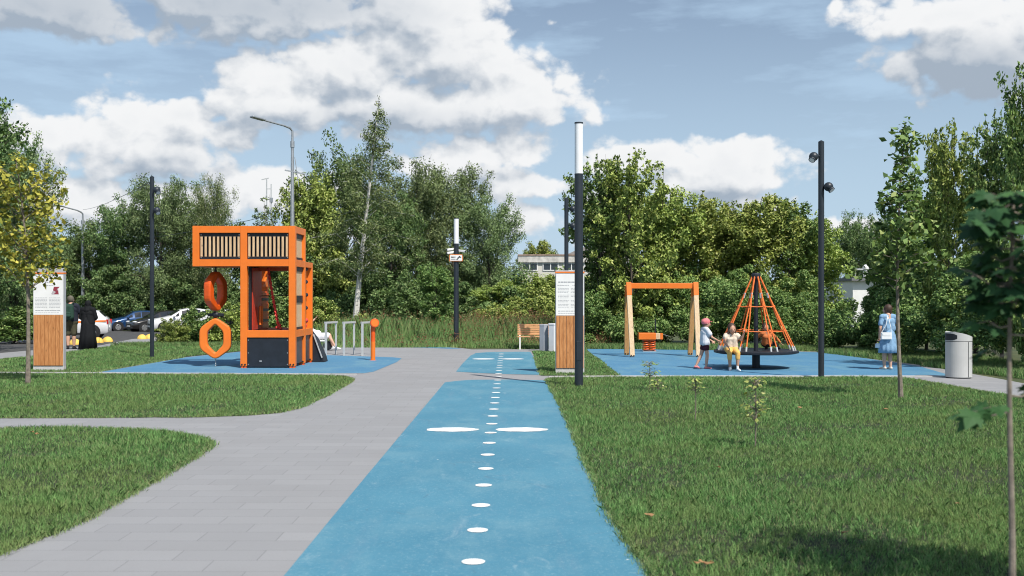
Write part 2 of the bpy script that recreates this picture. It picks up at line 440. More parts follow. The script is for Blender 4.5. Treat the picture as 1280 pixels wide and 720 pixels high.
near_L = [(356 - .822 * (200), 920), (356, 720), (454, 600), (555, 479)]
lane_left = PX([(191, 920), (356, 720), (457, 597), (556, 478.5)])
lane_right = smooth_poly(PX([(684, 476), (697, 500), (714, 534), (728.6, 571), (753, 623), (777, 668), (811, 720), (905, 880)]), n=5)
top_near = smooth_poly(PX([(556, 478.5), (574, 476.4), (592, 475.3), (640, 475.0), (684, 476)]), n=4)
sheet('blue_lane', lane_left[:-1] + top_near[:-1] + lane_right, .010, M_BLUE)
lane_far = PX([(570, 465), (578, 455), (588, 445), (595, 441.6), (612, 440.4), (650, 440), (663, 440.3), (669, 450), (677, 469), (640, 468.3), (600, 466.8)])
sheet('blue_lane_far', lane_far, .010, M_BLUE)
pad_L = PX([(121, 466.3), (233, 447), (300, 440), (400, 444), (492, 447), (502, 448.2), (496, 453), (467, 465), (455, 467), (380, 467.4)])
sheet('play_pad', pad_L, .010, M_PAD)
pad_R = PX([(733, 436.5), (760, 436.6), (900, 437.6), (1020, 440.6), (1060, 445), (1097, 450.5), (1150, 458.5), (1190, 470.2), (776, 470.2), (760, 460.5)])
sheet('play_pad', pad_R, .010, M_PAD)
sheet('blue_edge_strip', PX([(392, 430.2), (470, 431.2), (560, 434.6), (578, 436.4), (560, 436.2), (470, 433.2), (392, 432.2)]), .010, M_PAD)

def strip(name, pxs, wd, h, m=None):
    pts = [P(a, b) for a, b in pxs]; mb = MB()
    for a, b in zip(pts[:-1], pts[1:]):
        a = Vector((a.x, a.y, a.z + h / 2)); b = Vector((b.x, b.y, b.z + h / 2))
        mb.bar(a, b + (b - a).normalized() * .01, wd, h)
    return mb.obj(name, m or M_KERB, kind='structure')
strip('kerb', [(-300, 465.8), (121, 467.2), (380, 468.6), (445, 469.2)], .10, .035)
strip('kerb', [(686, 472), (776, 471.5), (940, 471.3), (1192, 471.5)], .12, .035)

# painted dots and the two pairs of discs across the lane
mk = MB()
def disc(cx, cy, r, n=20, ragged=0.0, seed=0, sq=1.0):
    rr = random.Random(seed)
    ph = [rr.uniform(0, 6.28) for _ in range(3)]
    ring = []
    for k in range(n):
        a = 2 * PI * k / n; q = r * (1 + ragged * (.5 * math.sin(5 * a + ph[0]) + .5 * math.sin(11 * a + ph[1]) + .5 * rr.uniform(-1, 1)))
        ring.append((cx + q * math.cos(a), cy + q * sq * math.sin(a), .0142))
    mk.add(ring, [tuple(range(n))])
for k in range(28):
    d = 7.44 + k * 1.003; disc(-.27 - .0028 * (d - 7.4), d, .083)
for k in range(1, 4): disc(-.262, 7.44 - k * 1.003, .083)
for cx in (-.83, .135): disc(cx, 14.8, .365, 64, .05, int(cx * 10), .62)
for cx in (-.84, .02): disc(cx, 31.4, .33, 40, .03, 5, .75)
mk.obj('lane_marking', M_MARK, kind='structure')
mb = MB()
for (a, b) in (((8, 430.5), (34, 425)), ((44, 427.5), (64, 423.5))):
    p, q = P(*a), P(*b); mb.bar((p.x, p.y, p.z + .008), (q.x, q.y, q.z + .008), .12, .004)
mb.obj('parking_line', M_MARK, kind='structure')

# ---------------------------------------------------------------- lawns
L1 = smooth_poly(PX([(-300, 545), (0, 538.5), (100, 537.5), (190, 541), (245, 548.5), (264, 557), (250, 569), (200, 599), (150, 628), (100, 655), (50, 676), (0, 694), (-100, 735), (-260, 800)]), n=4) + [(-9, 5)]
L2 = PX([(-500, 469.3), (-100, 468.3), (121, 469.2), (380, 470.8), (432, 472.5), (440, 475.5), (437, 479), (425, 486), (400, 499), (375, 510.5), (352, 516.5), (310, 520), (250, 522.3), (0, 523.5), (-300, 526)])
L3 = PX([(-400, 465.2), (-300, 457), (0, 451), (80, 442), (150, 433.5), (190, 428.8), (225, 425.5), (262, 430), (300, 433), (300, 439.6), (233, 446.5), (119, 466)])
L4 = lane_right + [(9.0, 4.5), (16, 6)] + PX([(1420, 540), (1330, 515), (1256, 496), (1200, 486.5), (1140, 476), (1120, 474), (940, 473.4), (776, 473.6), (690, 474.5)])
L5 = PX([(665, 440), (670, 450), (678, 470), (772, 470.2), (759, 461), (733, 438), (700, 437.7)])
def ragged(poly, step=.14, amp=.011):
    out = []; rr = random.Random(len(poly))
    for i in range(len(poly)):
        a = Vector(poly[i]); b = Vector(poly[(i + 1) % len(poly)]); L = (b - a).length; st = step if min(a.y, b.y) < 18 else .4
        n = max(1, min(200, int(L / st)))
        for k in range(n):
            q = a.lerp(b, k / n); out.append((q.x + rr.gauss(0, amp), q.y + rr.gauss(0, amp)))
    return out
LAWNS = [ragged(l) for l in (L1, L2, L3, L4, L5)]
for l in LAWNS:
    o = sheet('lawn', l, .016, M_SOIL)

def lawn_noise(x, y):
    v = 0
    for (fx, fy, ph, am) in ((.9, 1.3, .3, 1), (2.1, -1.7, 1.9, .8), (-3.7, 2.9, 4.1, .6), (5.3, 6.1, 2.2, .5), (9.1, -7.7, .7, .45), (-14.3, 11.9, 5.0, .35)):
        v = v + am * np.sin(fx * x + fy * y + ph + 1.3 * np.sin(.8 * fy * x - .6 * fx * y))
    return v / 2.2
def grass_mat():
    m = bpy.data.materials.new('grass_blade'); m.use_nodes = True; t = NT(m.node_tree); t.n.clear()
    at = t.new('ShaderNodeAttribute'); at.attribute_name = 'tint'; r, g, b = t.sep(at.outputs['Vector'])
    c = t.mix(r, (.028, .105, .028, 1), (.250, .490, .155, 1))
    c = t.mix(g, c, (.38, .39, .20, 1))
    o = t.new('ShaderNodeTexCoord').outputs['Object']
    c = t.mix(t.ramp(t.noise(o, 1.6, 6, .65), .46, .66, 0, .55), c, (.24, .33, .115, 1))
    c = t.mix(t.ramp(t.noise(o, .35, 3, .5), .45, .65, 0, .35), c, (.24, .30, .10, 1))
    pb = t.new('ShaderNodeBsdfPrincipled'); pb.inputs['Roughness'].default_value = .6; pb.inputs['Specular IOR Level'].default_value = .15; t.l.new(c, pb.inputs['Base Color'])
    tr = t.new('ShaderNodeBsdfTranslucent'); t.l.new(c, tr.inputs['Color'])
    mx = t.new('ShaderNodeMixShader'); mx.inputs[0].default_value = .25; t.l.new(pb.outputs[0], mx.inputs[1]); t.l.new(tr.outputs[0], mx.inputs[2])
    out = t.new('ShaderNodeOutputMaterial'); t.l.new(mx.outputs[0], out.inputs[0]); return m
M_GRASS = grass_mat()
def blades(x, y, z, h, wd, lean=.45, r=None, dry=None):
    n = len(x); a = rng.uniform(0, 2 * PI, n); la = rng.uniform(0, 2 * PI, n); ln = h * rng.uniform(.1, 1, n) * lean * 1.6
    base = np.stack([x, y, z], 1)
    wv = np.stack([np.cos(a), np.sin(a), np.zeros(n)], 1) * (wd / 2)[:, None]
    lv = np.stack([np.cos(la) * ln, np.sin(la) * ln, np.zeros(n)], 1)
    up = np.stack([np.zeros(n), np.zeros(n), h], 1)
    mid = base + lv * .35 + up * .6; tip = base + lv + up * .97
    v = np.stack([base - wv, base + wv, mid + wv * .75, tip, mid - wv * .75], 1)
    t = np.stack([rng.uniform(0, 1, n) if r is None else r, (rng.uniform(0, 1, n) ** 6) if dry is None else dry, np.zeros(n)], 1)
    return v, t
GV = []; GT = []
for li, poly in enumerate(LAWNS):
    xs = np.array([p[0] for p in poly]); ys = np.array([p[1] for p in poly])
    y0, y1 = max(5.2, ys.min()), ys.max()
    yy = y0
    while yy < y1:
        dy = .5; yc = yy + dy / 2
        hw = .485 * yc + 1.6
        xa, xb = max(xs.min(), -hw), min(xs.max(), hw)
        if xb > xa:
            dens = 6800 * min(1, (8.5 / yc)) ** 1.35 * (1 if yc > 6.5 else .5)
            n = int(dens * (xb - xa) * dy)
            x = rng.uniform(xa, xb, n); y = rng.uniform(yy, yy + dy, n)
            k = inside(poly, x, y); x = x[k]; y = y[k]
            if len(x):
                ln = lawn_noise(x, y); tf = (np.sin(47 * x + 3 * np.sin(31 * y)) * np.sin(53 * y + 3 * np.sin(37 * x + 1)) + .7 * np.sin(23 * x - 29 * y + 2 * np.sin(17 * x + 11 * y)))
                keep = rng.uniform(0, 1, len(x)) < np.clip(.72 + .30 * ln + .40 * tf, .12, 1)
                x = x[keep]; y = y[keep]; ln = ln[keep]; tf = tf[keep]; n = len(x)
                h = (.042 + .019 * ln + .017 * tf) * rng.uniform(.55, 1.35, n)
                wdt = .0045 * max(1, yc / 9.5) * rng.uniform(.7, 1.3, n)
                v, t = blades(x, y, np.array([gz(q) for q in y]) + .02, np.clip(h, .018, .2), wdt, .55,
                              np.clip(rng.normal(.44 + .12 * ln + .12 * tf, .32, n), 0, 1), np.clip(rng.uniform(0, 1, n) ** 5 + np.where(ln < -1.05, rng.uniform(0, .6, n), 0), 0, 1))
                GV.append(v); GT.append(t)
        yy += dy
EV = []
for poly in LAWNS:          # dry, thin fringe where turf meets paving
    for i in range(len(poly)):
        a = np.array(poly[i]); b = np.array(poly[(i + 1) % len(poly)]); L = np.hypot(*(b - a)); ym = (a[1] + b[1]) / 2
        if ym > 32 or ym < 5 or abs((a[0] + b[0]) / 2) > .5 * ym + 2: continue
        n = int(L * 520 * min(1, 12 / ym) ** .6); t_ = rng.uniform(0, 1, n); nv = np.array([-(b - a)[1], (b - a)[0]]) / (L + 1e-9)
        off = rng.normal(.005, .030, n); q = a + (b - a) * t_[:, None] + nv * off[:, None]
        v, t = blades(q[:, 0], q[:, 1], np.full(n, .012), rng.uniform(.018, .062, n), .0048 * max(1, ym / 9.5) * rng.uniform(.7, 1.3, n), .8, rng.uniform(0, 1, n), np.clip(rng.uniform(-.3, 1.0, n), 0, 1))
        GV.append(v); GT.append(t)
GV = np.concatenate(GV); GT = np.concatenate(GT)
print('grass blades', len(GV))
raw_mesh('lawn_grass', GV, 5, M_GRASS, 'stuff', GT)
# a few dry leaves on the lawn
mb = MB()
rr = random.Random(3)
for (px, py) in [(898, 592), (812, 655), (1056, 678), (1000, 515), (1108, 517), (870, 718), (40, 547), (46, 549), (885, 717), (877, 716), (1196, 640)]:
    p = P(px, py); s = rr.uniform(.02, .036); a = rr.uniform(0, 6); z = .075
    ring = [(p.x + s * q * math.cos(a + k * PI / 4) * (1.3 if k % 4 == 0 else 1), p.y + s * q * math.sin(a + k * PI / 4), z + rr.uniform(-.012, .015)) for k, q in enumerate((1, .7, .55, .7, .9, .6, .6, .75))]
    mb.add(ring, [(0, 1, 2, 3), (0, 3, 4, 7), (4, 5, 6, 7)])
mb.obj('fallen_leaves', mat('dry_leaf', (.30, .16, .07), .7, 0, .4, 5), kind='stuff')

# ---------------------------------------------------------------- trees
M_BARK = mat('bark', (.085, .070, .055), .9, 0, .35, 6, .6, 30)
M_BARKP = mat('pale_bark', (.20, .17, .135), .9, 0, .3, 12, .5, 40)
def birch_bark():
    m = bpy.data.materials.new('birch_bark'); m.use_nodes = True; t = NT(m.node_tree); b = m.node_tree.nodes['Principled BSDF']
    o = t.new('ShaderNodeTexCoord').outputs['Object']
    n = t.noise(t.vm('MULTIPLY', o, (3, 3, 9)), 1.6, 5, .7)
    t.l.new(t.mix(t.ramp(n, .56, .64), (.62, .60, .56, 1), (.06, .055, .05, 1)), b.inputs['Base Color']); b.inputs['Roughness'].default_value = .8
    return m
M_BIRCH = birch_bark()
LM = {
 'dense': leaf_mat('leaf_dark', (.032, .070, .025), (.170, .255, .088), (.30, .36, .16), .20),
 'ash': leaf_mat('leaf_mid', (.068, .122, .026), (.375, .470, .118), (.56, .60, .22), .20),
 'birch': leaf_mat('leaf_birch', (.050, .092, .036), (.220, .290, .115), (.38, .42, .20), .20),
 'maple': leaf_mat('leaf_maple', (.040, .088, .028), (.205, .315, .092), (.38, .45, .17), .20),
 'yellow': leaf_mat('leaf_yellow', (.06, .11, .022), (.50, .50, .085), (.75, .68, .13), .2),
 'willow': leaf_mat('leaf_grey', (.050, .086, .038), (.215, .295, .120), (.34, .41, .20), .20),
 'seed': leaf_mat('leaf_seedling', (.12, .22, .07), (.28, .42, .17), (.45, .55, .3), .3),
 'pale': leaf_mat('leaf_pale_seedling', (.14, .24, .05), (.46, .52, .17), (.65, .66, .34), .3),
 'shade': leaf_mat('leaf_maple_shaded', (.016, .050, .018), (.048, .110, .034), (.08, .15, .045), .12),  # young maple leaf with shade put into a darker green
}
def leaf_quads(C, size, up=.35, droop=0.0, asp=.55, out=None, curl=.18):
    n = len(C)
    nrm = rng.normal(0, 1, (n, 3)); nrm[:, 2] = np.abs(nrm[:, 2]) * .8 + up
    if out is not None: nrm += out * .9
    nrm /= np.linalg.norm(nrm, axis=1)[:, None] + 1e-9
    a = rng.normal(0, 1, (n, 3)); a[:, 2] -= droop * 2.0
    a -= nrm * (a * nrm).sum(1)[:, None]; a /= np.linalg.norm(a, axis=1)[:, None] + 1e-9
    b = np.cross(nrm, a); s = (size * rng.uniform(.6, 1.3, n))[:, None]
    bend = nrm * s * curl
    v = np.stack([C - a * s * .5, C + b * s * asp * .5 - bend, C + a * s * .55, C - b * s * asp * .5 - bend], 1)
    return v
def tints(n): return np.stack([rng.uniform(0, 1, n), rng.uniform(0, 1, n), rng.uniform(0, 1, n)], 1)

def gen_tree(kind, H, Wd, seed, base=.18, nbr=46, nleaf=26000, lsize=.13, clump=.55, lift=.45, prof='round', trunk_r=.12, bark=None, droop=0.0, shoots=0, lean=(0, 0), gap=0.0, fork=0):
    """returns (trunk mesh object, crown mesh object) at the origin"""
    rr = random.Random(seed); mb = MB()
    def tp(t):   # trunk line
        return Vector((lean[0] * t ** 1.4 + .10 * math.sin(3 * t + seed), lean[1] * t + .10 * math.cos(2.3 * t + seed), H * t * .97))
    tops = 10
    th = .86 if (prof != 'cone' and base < .4 and H > 3) else 1.0
    mb.tube([tp(i / tops * th) - Vector((0, 0, .15 if i == 0 else 0)) for i in range(tops + 1)], [trunk_r * (1.25 if i == 0 else 1) * (1 - .93 * (i / tops) ** .8) + .008 for i in range(tops + 1)], 7)
    cl = []
    def pr(u):   # crown half-width by height in the crown
        if prof == 'round': return math.sin(PI * min(1, (u * .74 + .15))) ** .55
        if prof == 'cone': return (1 - u) ** .75 * (1 if u > .12 else .55 + u * 3.6)
        if prof == 'column': return (.62 + .38 * math.sin(PI * u * .9)) * (1 - u ** 4)
        if prof == 'wide': return (1 - u ** 2.6) * (.78 + .22 * math.sin(PI * u))
        return 1 - .7 * u
    for i in range(nbr):
        u = (i + rr.uniform(.1, .9)) / nbr; t0 = base + (1 - base) * u * .94
        a = i * 2.399 + rr.uniform(-.5, .5); L = Wd / 2 * pr(u) * rr.uniform(.62, 1.18)
        p0 = tp(max(.03, t0 - lift * L / H * .8)); end = tp(t0) + Vector((math.cos(a) * L, math.sin(a) * L, rr.uniform(-.1, .35) * L * .5 - droop * L * .35))
        if prof != 'cone' and base < .4 and H > 3:
            e1, e2 = {'round': (.80, .85), 'wide': (.62, .70), 'column': (.75, .65)}.get(prof, (.8, .8))
            sl_ = -1 + 1.97 * (i + rr.random()) / nbr; cl_ = math.sqrt(max(0, 1 - sl_ * sl_))
            lobe = 1 + .16 * math.sin(3 * a + seed) * cl_ + .12 * math.sin(5 * a + 4 * sl_ + seed * 2)
            q = rr.uniform(.72, 1.04) * lobe; zc = H * (1 + base) / 2; hz = H * (1 - base) / 2
            L = Wd / 2 * (cl_ ** e2) * q; zz = zc + hz * math.copysign(abs(sl_) ** e1, sl_) * (.92 + .10 * (q - .88) + .07 * math.sin(2.3 * a + seed * 3))
            p0 = tp(max(.05, min(.82, (zz / H) * .72 - .04))); end = Vector((tp(min(1, zz / H)).x * .8 + math.cos(a) * L, math.sin(a) * L, zz))
        mid = (p0 + end) / 2 + Vector((rr.uniform(-.1, .1), rr.uniform(-.1, .1), L * (.12 + .3 * droop)))
        rb = max(.012, trunk_r * (1 - t0) * (.42 if bark is None else .2))
        mb.tube([p0, mid, end], [rb, rb * .6, .006], 5, False)
        m = max(2, int(2 + L / clump * 1.3))
        for k in range(m):
            f = (k + rr.uniform(.3, 1)) / m; f = .28 + .72 * f
            q = p0.lerp(mid, f * 2) if f < .5 else mid.lerp(end, f * 2 - 1)
            s = clump * rr.uniform(.55, 1.15) * (1.1 - .35 * f)
            cl.append((q.x + rr.uniform(-.5, .5) * clump, q.y + rr.uniform(-.5, .5) * clump, q.z + rr.uniform(-.25, .45) * clump, s))
    for f in ((.93, .97, 1.0) if th == 1.0 else ()): q = tp(f); cl += [(q.x, q.y, q.z + .02 * H, clump * (.55 if f < .99 else .38))] * 2
    for i in range(shoots):     # upright leaders that break the skyline
        a = rr.uniform(0, 6.28); r_ = Wd * .36 * math.sqrt(rr.random()); z0 = H * (1 - .30 * (r_ / (Wd * .5)) ** 1.6) * rr.uniform(.84, .93); h_ = H * rr.uniform(.05, .13)
        c = Vector((math.cos(a) * r_ + lean[0] * .9, math.sin(a) * r_, 0))
        mb.tube([c + Vector((0, 0, z0 - h_ * .6)), c + Vector((rr.uniform(-.15, .15), 0, z0 + h_))], [.02, .005], 4, False)
        for k in range(6):
            f = k / 5; cl.append((c.x, c.y, z0 - h_ * .3 + h_ * 1.25 * f, clump * (.62 - .42 * f)))
    cl = np.array(cl); wgt = cl[:, 3] ** 2 * rng.uniform(.5, 1.4, len(cl)); wgt /= wgt.sum()
    idx = rng.choice(len(cl), nleaf, p=wgt)
    d = rng.normal(0, 1, (nleaf, 3)); d /= np.linalg.norm(d, axis=1)[:, None]
    rad = rng.uniform(0, 1, nleaf) ** (1 / 2.2)
    sc = np.array([1.05, 1.05, .78]) * cl[idx, 3][:, None]
    C = cl[idx, :3] + d * rad[:, None] * sc
    if droop: # hanging twigs
        C[:, 2] -= droop * rng.uniform(0, 1, nleaf) ** 2 * clump * 1.8
    C = C[C[:, 2] > .25]
    v = leaf_quads(C, lsize, .45, droop, .42 if kind in ('willow', 'birch') else .62, d[:len(C)] * .5)
    tr = mb.obj('trunk', bark or M_BARK, smooth=True)
    cr = raw_mesh('crown', v, 4, LM[kind], None, tints(len(C)))
    return tr, cr
def proto(*a, **k):
    tr, cr = gen_tree(*a, **k)
    for o in (tr, cr): COL.objects.unlink(o)
    H = a[1]; Wd = a[2]
    return (tr.data, cr.data, H, Wd)
PR = {
 'denseA': proto('dense', 10, 8, 1, base=.10, nbr=60, nleaf=34000, lsize=.17, clump=.75, prof='round', trunk_r=.2),
 'denseB': proto('dense', 10, 8, 2, base=.06, nbr=56, nleaf=32000, lsize=.17, clump=.7, prof='wide', trunk_r=.2, shoots=5),
 'willowA': proto('willow', 10, 8, 3, base=.08, nbr=60, nleaf=38000, lsize=.17, clump=.72, prof='round', trunk_r=.2, droop=.25),
 'willowB': proto('willow', 10, 8, 4, base=.06, nbr=60, nleaf=38000, lsize=.17, clump=.75, prof='wide', trunk_r=.2, droop=.2, shoots=3),
 'ashA': proto('ash', 7, 4.2, 5, base=.06, nbr=50, nleaf=26000, lsize=.15, clump=.48, prof='wide', trunk_r=.09, shoots=13, lift=.8),
 'ashB': proto('ash', 7, 4.2, 6, base=.05, nbr=50, nleaf=25000, lsize=.15, clump=.45, prof='wide', trunk_r=.09, shoots=14, lift=.8),
 'ashC': proto('ash', 7, 4.2, 16, base=.05, nbr=54, nleaf=26000, lsize=.15, clump=.5, prof='round', trunk_r=.09, shoots=11, lift=.7),
 'airyA': proto('ash', 7, 4.2, 61, base=.05, nbr=46, nleaf=13500, lsize=.15, clump=.34, prof='round', trunk_r=.08, shoots=16, lift=.9),
 'airyB': proto('maple', 7, 4.2, 62, base=.05, nbr=46, nleaf=14000, lsize=.15, clump=.34, prof='wide', trunk_r=.08, shoots=16, lift=.9),
 'mapleA': proto('maple', 7, 3.6, 7, base=.05, nbr=44, nleaf=21000, lsize=.145, clump=.42, prof='column', trunk_r=.08, shoots=5, lift=.9),
 'mapleB': proto('maple', 7, 3.6, 8, base=.04, nbr=44, nleaf=20000, lsize=.145, clump=.44, prof='wide', trunk_r=.08, shoots=8, lift=.9),
 'weeping': proto('birch', 9, 5, 9, base=.2, nbr=44, nleaf=24000, lsize=.12, clump=.5, prof='column', trunk_r=.12, bark=M_BIRCH, droop=.9),
}
def put_tree(pk, px, d, top, wpx, name, label, cat='tree', group=None, rz=None, zb=None):
    trm, crm, H, Wd = PR[pk]; zb = gz(d) if zb is None else zb
    h = Z(top, d) - zb; wd = wpx * d / F
    o = thing(name, label, cat, (X(px, d), d, zb), 0, group)
    o.rotation_euler.z = rz if rz is not None else random.uniform(0, 6.28)
    for nm, me in (('trunk', trm), ('crown', crm)):
        c = bpy.data.objects.new(nm, me); COL.objects.link(c); c.parent = o
        c.scale = (wd / Wd, wd / Wd, h / H)
    return o
TREES = [
 # left edge and behind the cars
 ('denseB', -62, 36, 88, 215, 'broadleaf_tree', 'tall dark tree at the left edge above the yellow-leaved sapling'),
 ('willowA', 18, 46, 150, 120, 'broadleaf_tree', 'grey-green tree just behind the yellow-leaved sapling at the left edge'),
 ('denseA', 112, 86, 264, 105, 'broadleaf_tree', 'low dark round tree behind the small street lamp'),
 ('denseB', 155, 84, 240, 100, 'broadleaf_tree', 'dark tree left of the thin black spotlight post'),
 ('willowB', 200, 82, 208, 110, 'broadleaf_tree', 'tallest tree behind the thin black spotlight post and the dark blue car'),
 ('denseA', 238, 86, 232, 100, 'broadleaf_tree', 'dark tree right of the black spotlight post, behind the white cars'),
 ('weeping', 266, 80, 205, 62, 'birch_tree', 'weeping birch with hanging branches left of the orange play tower'),
 ('denseB', 312, 86, 275, 110, 'broadleaf_tree', 'dark tree showing over the top of the orange play tower'),
 ('denseA', 62, 88, 285, 110, 'broadleaf_tree', 'low dark tree behind the left information board'),
 ('denseB', 20, 70, 250, 110, 'broadleaf_tree', 'dark tree in the depth of the left edge behind the yellow leaves'),
 # middle group
 ('ashC', 392, 60, 212, 95, 'broadleaf_tree', 'bright green tree beside the tall grey street lamp'),
 ('denseA', 428, 66, 170, 130, 'broadleaf_tree', 'tall dark tree right behind the leaning white-trunked birch'),
 ('willowA', 520, 63, 188, 140, 'broadleaf_tree', 'tall grey-green tree left of the far lamp column'),
 ('willowB', 566, 68, 192, 120, 'broadleaf_tree', 'grey-green tree rising behind the far white-topped lamp column'),
 ('willowA', 612, 64, 232, 100, 'broadleaf_tree', 'rounded grey-green tree at the right end of the middle group'),
 ('denseB', 488, 60, 235, 110, 'broadleaf_tree', 'dark bushy tree below the crown of the white-trunked birch'),
 ('ashA', 712, 57, 338, 70, 'broadleaf_tree', 'low bushy tree behind the right information board'),
 ('denseA', 350, 64, 300, 90, 'broadleaf_tree', 'dark low tree seen through the opening of the orange play tower'),
 ('mapleB', 545, 48, 326, 62, 'young_tree', 'small round-crowned young tree in the tall weeds left of the far lamp column'),
 ('ashA', 628, 58, 350, 90, 'broadleaf_tree', 'low light green tree beside the left end of the flat-roofed building'),
 ('ashB', 676, 134, 296, 60, 'broadleaf_tree', 'tree whose top shows above the roof of the flat-roofed building'),
 ('ashC', 668, 60, 340, 96, 'broadleaf_tree', 'low bushy tree under the windows of the flat-roofed building'),
 # right group
 ('airyB', 748, 42, 196, 109, 'broadleaf_tree', 'open-topped tree just right of the near black lamp column'),
 ('airyA', 790, 41, 178, 119, 'broadleaf_tree', 'tallest pointed tree above the swing frame'),
 ('mapleA', 770, 44, 225, 117, 'broadleaf_tree', 'darker tree filling in between the two open-topped trees above the swing frame'),
 ('ashB', 832, 43, 226, 101, 'broadleaf_tree', 'yellow-green tree above the right leg of the swing frame'),
 ('ashC', 868, 44, 240, 109, 'broadleaf_tree', 'rounded yellow-green tree behind the girl with the pink cap'),
 ('ashA', 905, 45, 246, 111, 'broadleaf_tree', 'yellow-green tree left of the tip of the rope cone'),
 ('ashB', 948, 44, 236, 114, 'broadleaf_tree', 'yellow-green tree directly above the rope cone'),
 ('mapleB', 988, 45, 238, 96, 'broadleaf_tree', 'green tree left of the right-hand black spotlight post'),
 ('ashC', 1012, 46, 262, 91, 'broadleaf_tree', 'green tree right behind the right-hand black spotlight post'),
 ('denseA', 1048, 66, 268, 72, 'broadleaf_tree', 'small dark far tree right of the right-hand spotlight post'),
 ('denseB', 1078, 64, 262, 72, 'broadleaf_tree', 'dark far tree above the white wall at the right'),
 ('denseA', 1108, 60, 258, 82, 'broadleaf_tree', 'dark tree behind the crown of the slim right sapling'),
 ('mapleA', 1158, 36, 205, 84, 'broadleaf_tree', 'leafy tree between the slim sapling and the tallest trees at right'),
 ('airyA', 1188, 33, 140, 98, 'broadleaf_tree', 'tall light green tree above the grey litter bin'),
 ('airyB', 1250, 31, 140, 110, 'broadleaf_tree', 'tall dark green tree behind the dark-leaved foreground sapling'),
 ('airyB', 1292, 26, 70, 110, 'broadleaf_tree', 'tallest tree cut by the right edge of the view'),
 ('mapleB', 1222, 35, 205, 110, 'broadleaf_tree', 'broad dark tree just right of the grey litter bin'),
 ('mapleA', 1125, 38, 300, 80, 'broadleaf_tree', 'low green tree behind the woman in the blue dress'),
 ('mapleB', 1345, 27, 160, 150, 'broadleaf_tree', 'broad tree outside the right edge of the view'),
]
for (pk, px, d, top, wp, nm, lab) in TREES:
    grp = 'trees along the back of the park'
    if px > 1330: continue
    put_tree(pk, px, d, top, wp, nm, lab, 'tree', grp)

# shrubs one can tell apart
PR['shrubA'] = proto('ash', 2, 2.6, 21, base=.05, nbr=26, nleaf=9000, lsize=.105, clump=.3, prof='round', trunk_r=.03, lift=.8)
PR['shrubB'] = proto('maple', 2, 2.6, 22, base=.04, nbr=24, nleaf=8000, lsize=.11, clump=.32, prof='wide', trunk_r=.03, shoots=3, lift=.8)
for (pk, px, d, top, wp, lab) in [
 ('shrubA', 212, 41, 398, 44, 'low round bush beside the foot of the left black spotlight post'),
 ('shrubB', 242, 42, 385, 62, 'taller bush in front of the white cars, left of the climbing ring'),
 ('shrubA', 286, 42, 378, 66, 'bush seen through the lower climbing ring of the play tower'),
 ('shrubB', 20, 44, 384, 100, 'dark bush by the car park at the left edge'),
 ('shrubA', 395, 47, 372, 70, 'bush behind the right corner of the play tower'),
 ('shrubB', 335, 46, 362, 80, 'bush seen through the play tower opening')]:
    put_tree(pk, px, d, top, wp, 'bush', lab, 'bush', 'bushes by the car park and play tower', zb=gz(d) - .05)

# the leaning birch in the middle
tr, cr = gen_tree('birch', 12.4, 6.2, 31, base=.28, nbr=60, nleaf=17000, lsize=.13, clump=.36, prof='cone', trunk_r=.17, bark=M_BIRCH, droop=.45, lean=(1.15, 0))
b = thing('birch_tree', 'tall birch with a leaning white trunk and pointed top behind the grey bars', 'tree', (X(444, 54), 54, gz(54)), 0)
tr.parent = b; cr.parent = b

# undergrowth belts: nobody could count these
def belt(name, segs, n, mk, size, kind='stuff', hvar=.45, asp=.6):
    """segs: list of (x0,y0,x1,y1,depth,height)"""
    Cs = []; tot = sum(math.hypot(s[2] - s[0], s[3] - s[1]) * s[5] for s in segs)
    for (x0, y0, x1, y1, dep, hh) in segs:
        L = math.hypot(x1 - x0, y1 - y0); m = int(n * L * hh / tot); nc = int(L * 5 * max(1, hh))
        ct = rng.uniform(0, 1, nc); co = rng.uniform(0, 1, nc); 
        nx, ny = -(y1 - y0) / L, (x1 - x0) / L
        hm = hh * (1 - hvar / 2 + hvar * np.sin(ct * L * 1.1 + x0) * .5 + rng.uniform(-hvar, hvar, nc) * .35)
        cx = x0 + (x1 - x0) * ct + nx * co * dep; cy = y0 + (y1 - y0) * ct + ny * co * dep
        cz = hm * (rng.uniform(.08, 1, nc) ** .8) * (.55 + .45 * np.minimum(1, co * 2.2)); cr_ = rng.uniform(.14, .42, nc) * (1 + .12 * hh)
        i = rng.integers(0, nc, m); dd = rng.normal(0, 1, (m, 3)); dd /= np.linalg.norm(dd, axis=1)[:, None]
        C = np.stack([cx[i], cy[i], cz[i]], 1) + dd * (cr_[i] * rng.uniform(0, 1, m) ** .45)[:, None] * np.array([1, 1, .8])
        C[:, 2] = np.abs(C[:, 2]) + .03 - SLOPE * np.maximum(0, C[:, 1] - 38); Cs.append((C, dd))
    C = np.concatenate([c for c, _ in Cs]); D = np.concatenate([c for _, c in Cs])
    v = leaf_quads(C, size, .4, .1, asp, D * .6)
    return raw_mesh(name, v, 4, mk, kind, tints(len(C)))
def seg(pa, da, pb, db, dep, h): return (X(pa, da), da, X(pb, db), db, dep, h)
belt('undergrowth', [seg(735, 38.6, 900, 38.9, 4.5, 2.7), seg(880, 38.6, 1030, 37, 4.5, 3.1), seg(735, 42.5, 1030, 41, 2, 3.2), seg(1005, 39.5, 1110, 35.8, 2.5, 2.35), seg(1020, 36.5, 1100, 33, 3.2, 2.3),
                     seg(1100, 32.5, 1170, 29.5, 3.2, 3.4), seg(1170, 28.6, 1310, 24.8, 3.2, 3.2)], 210000, LM['maple'], .100)
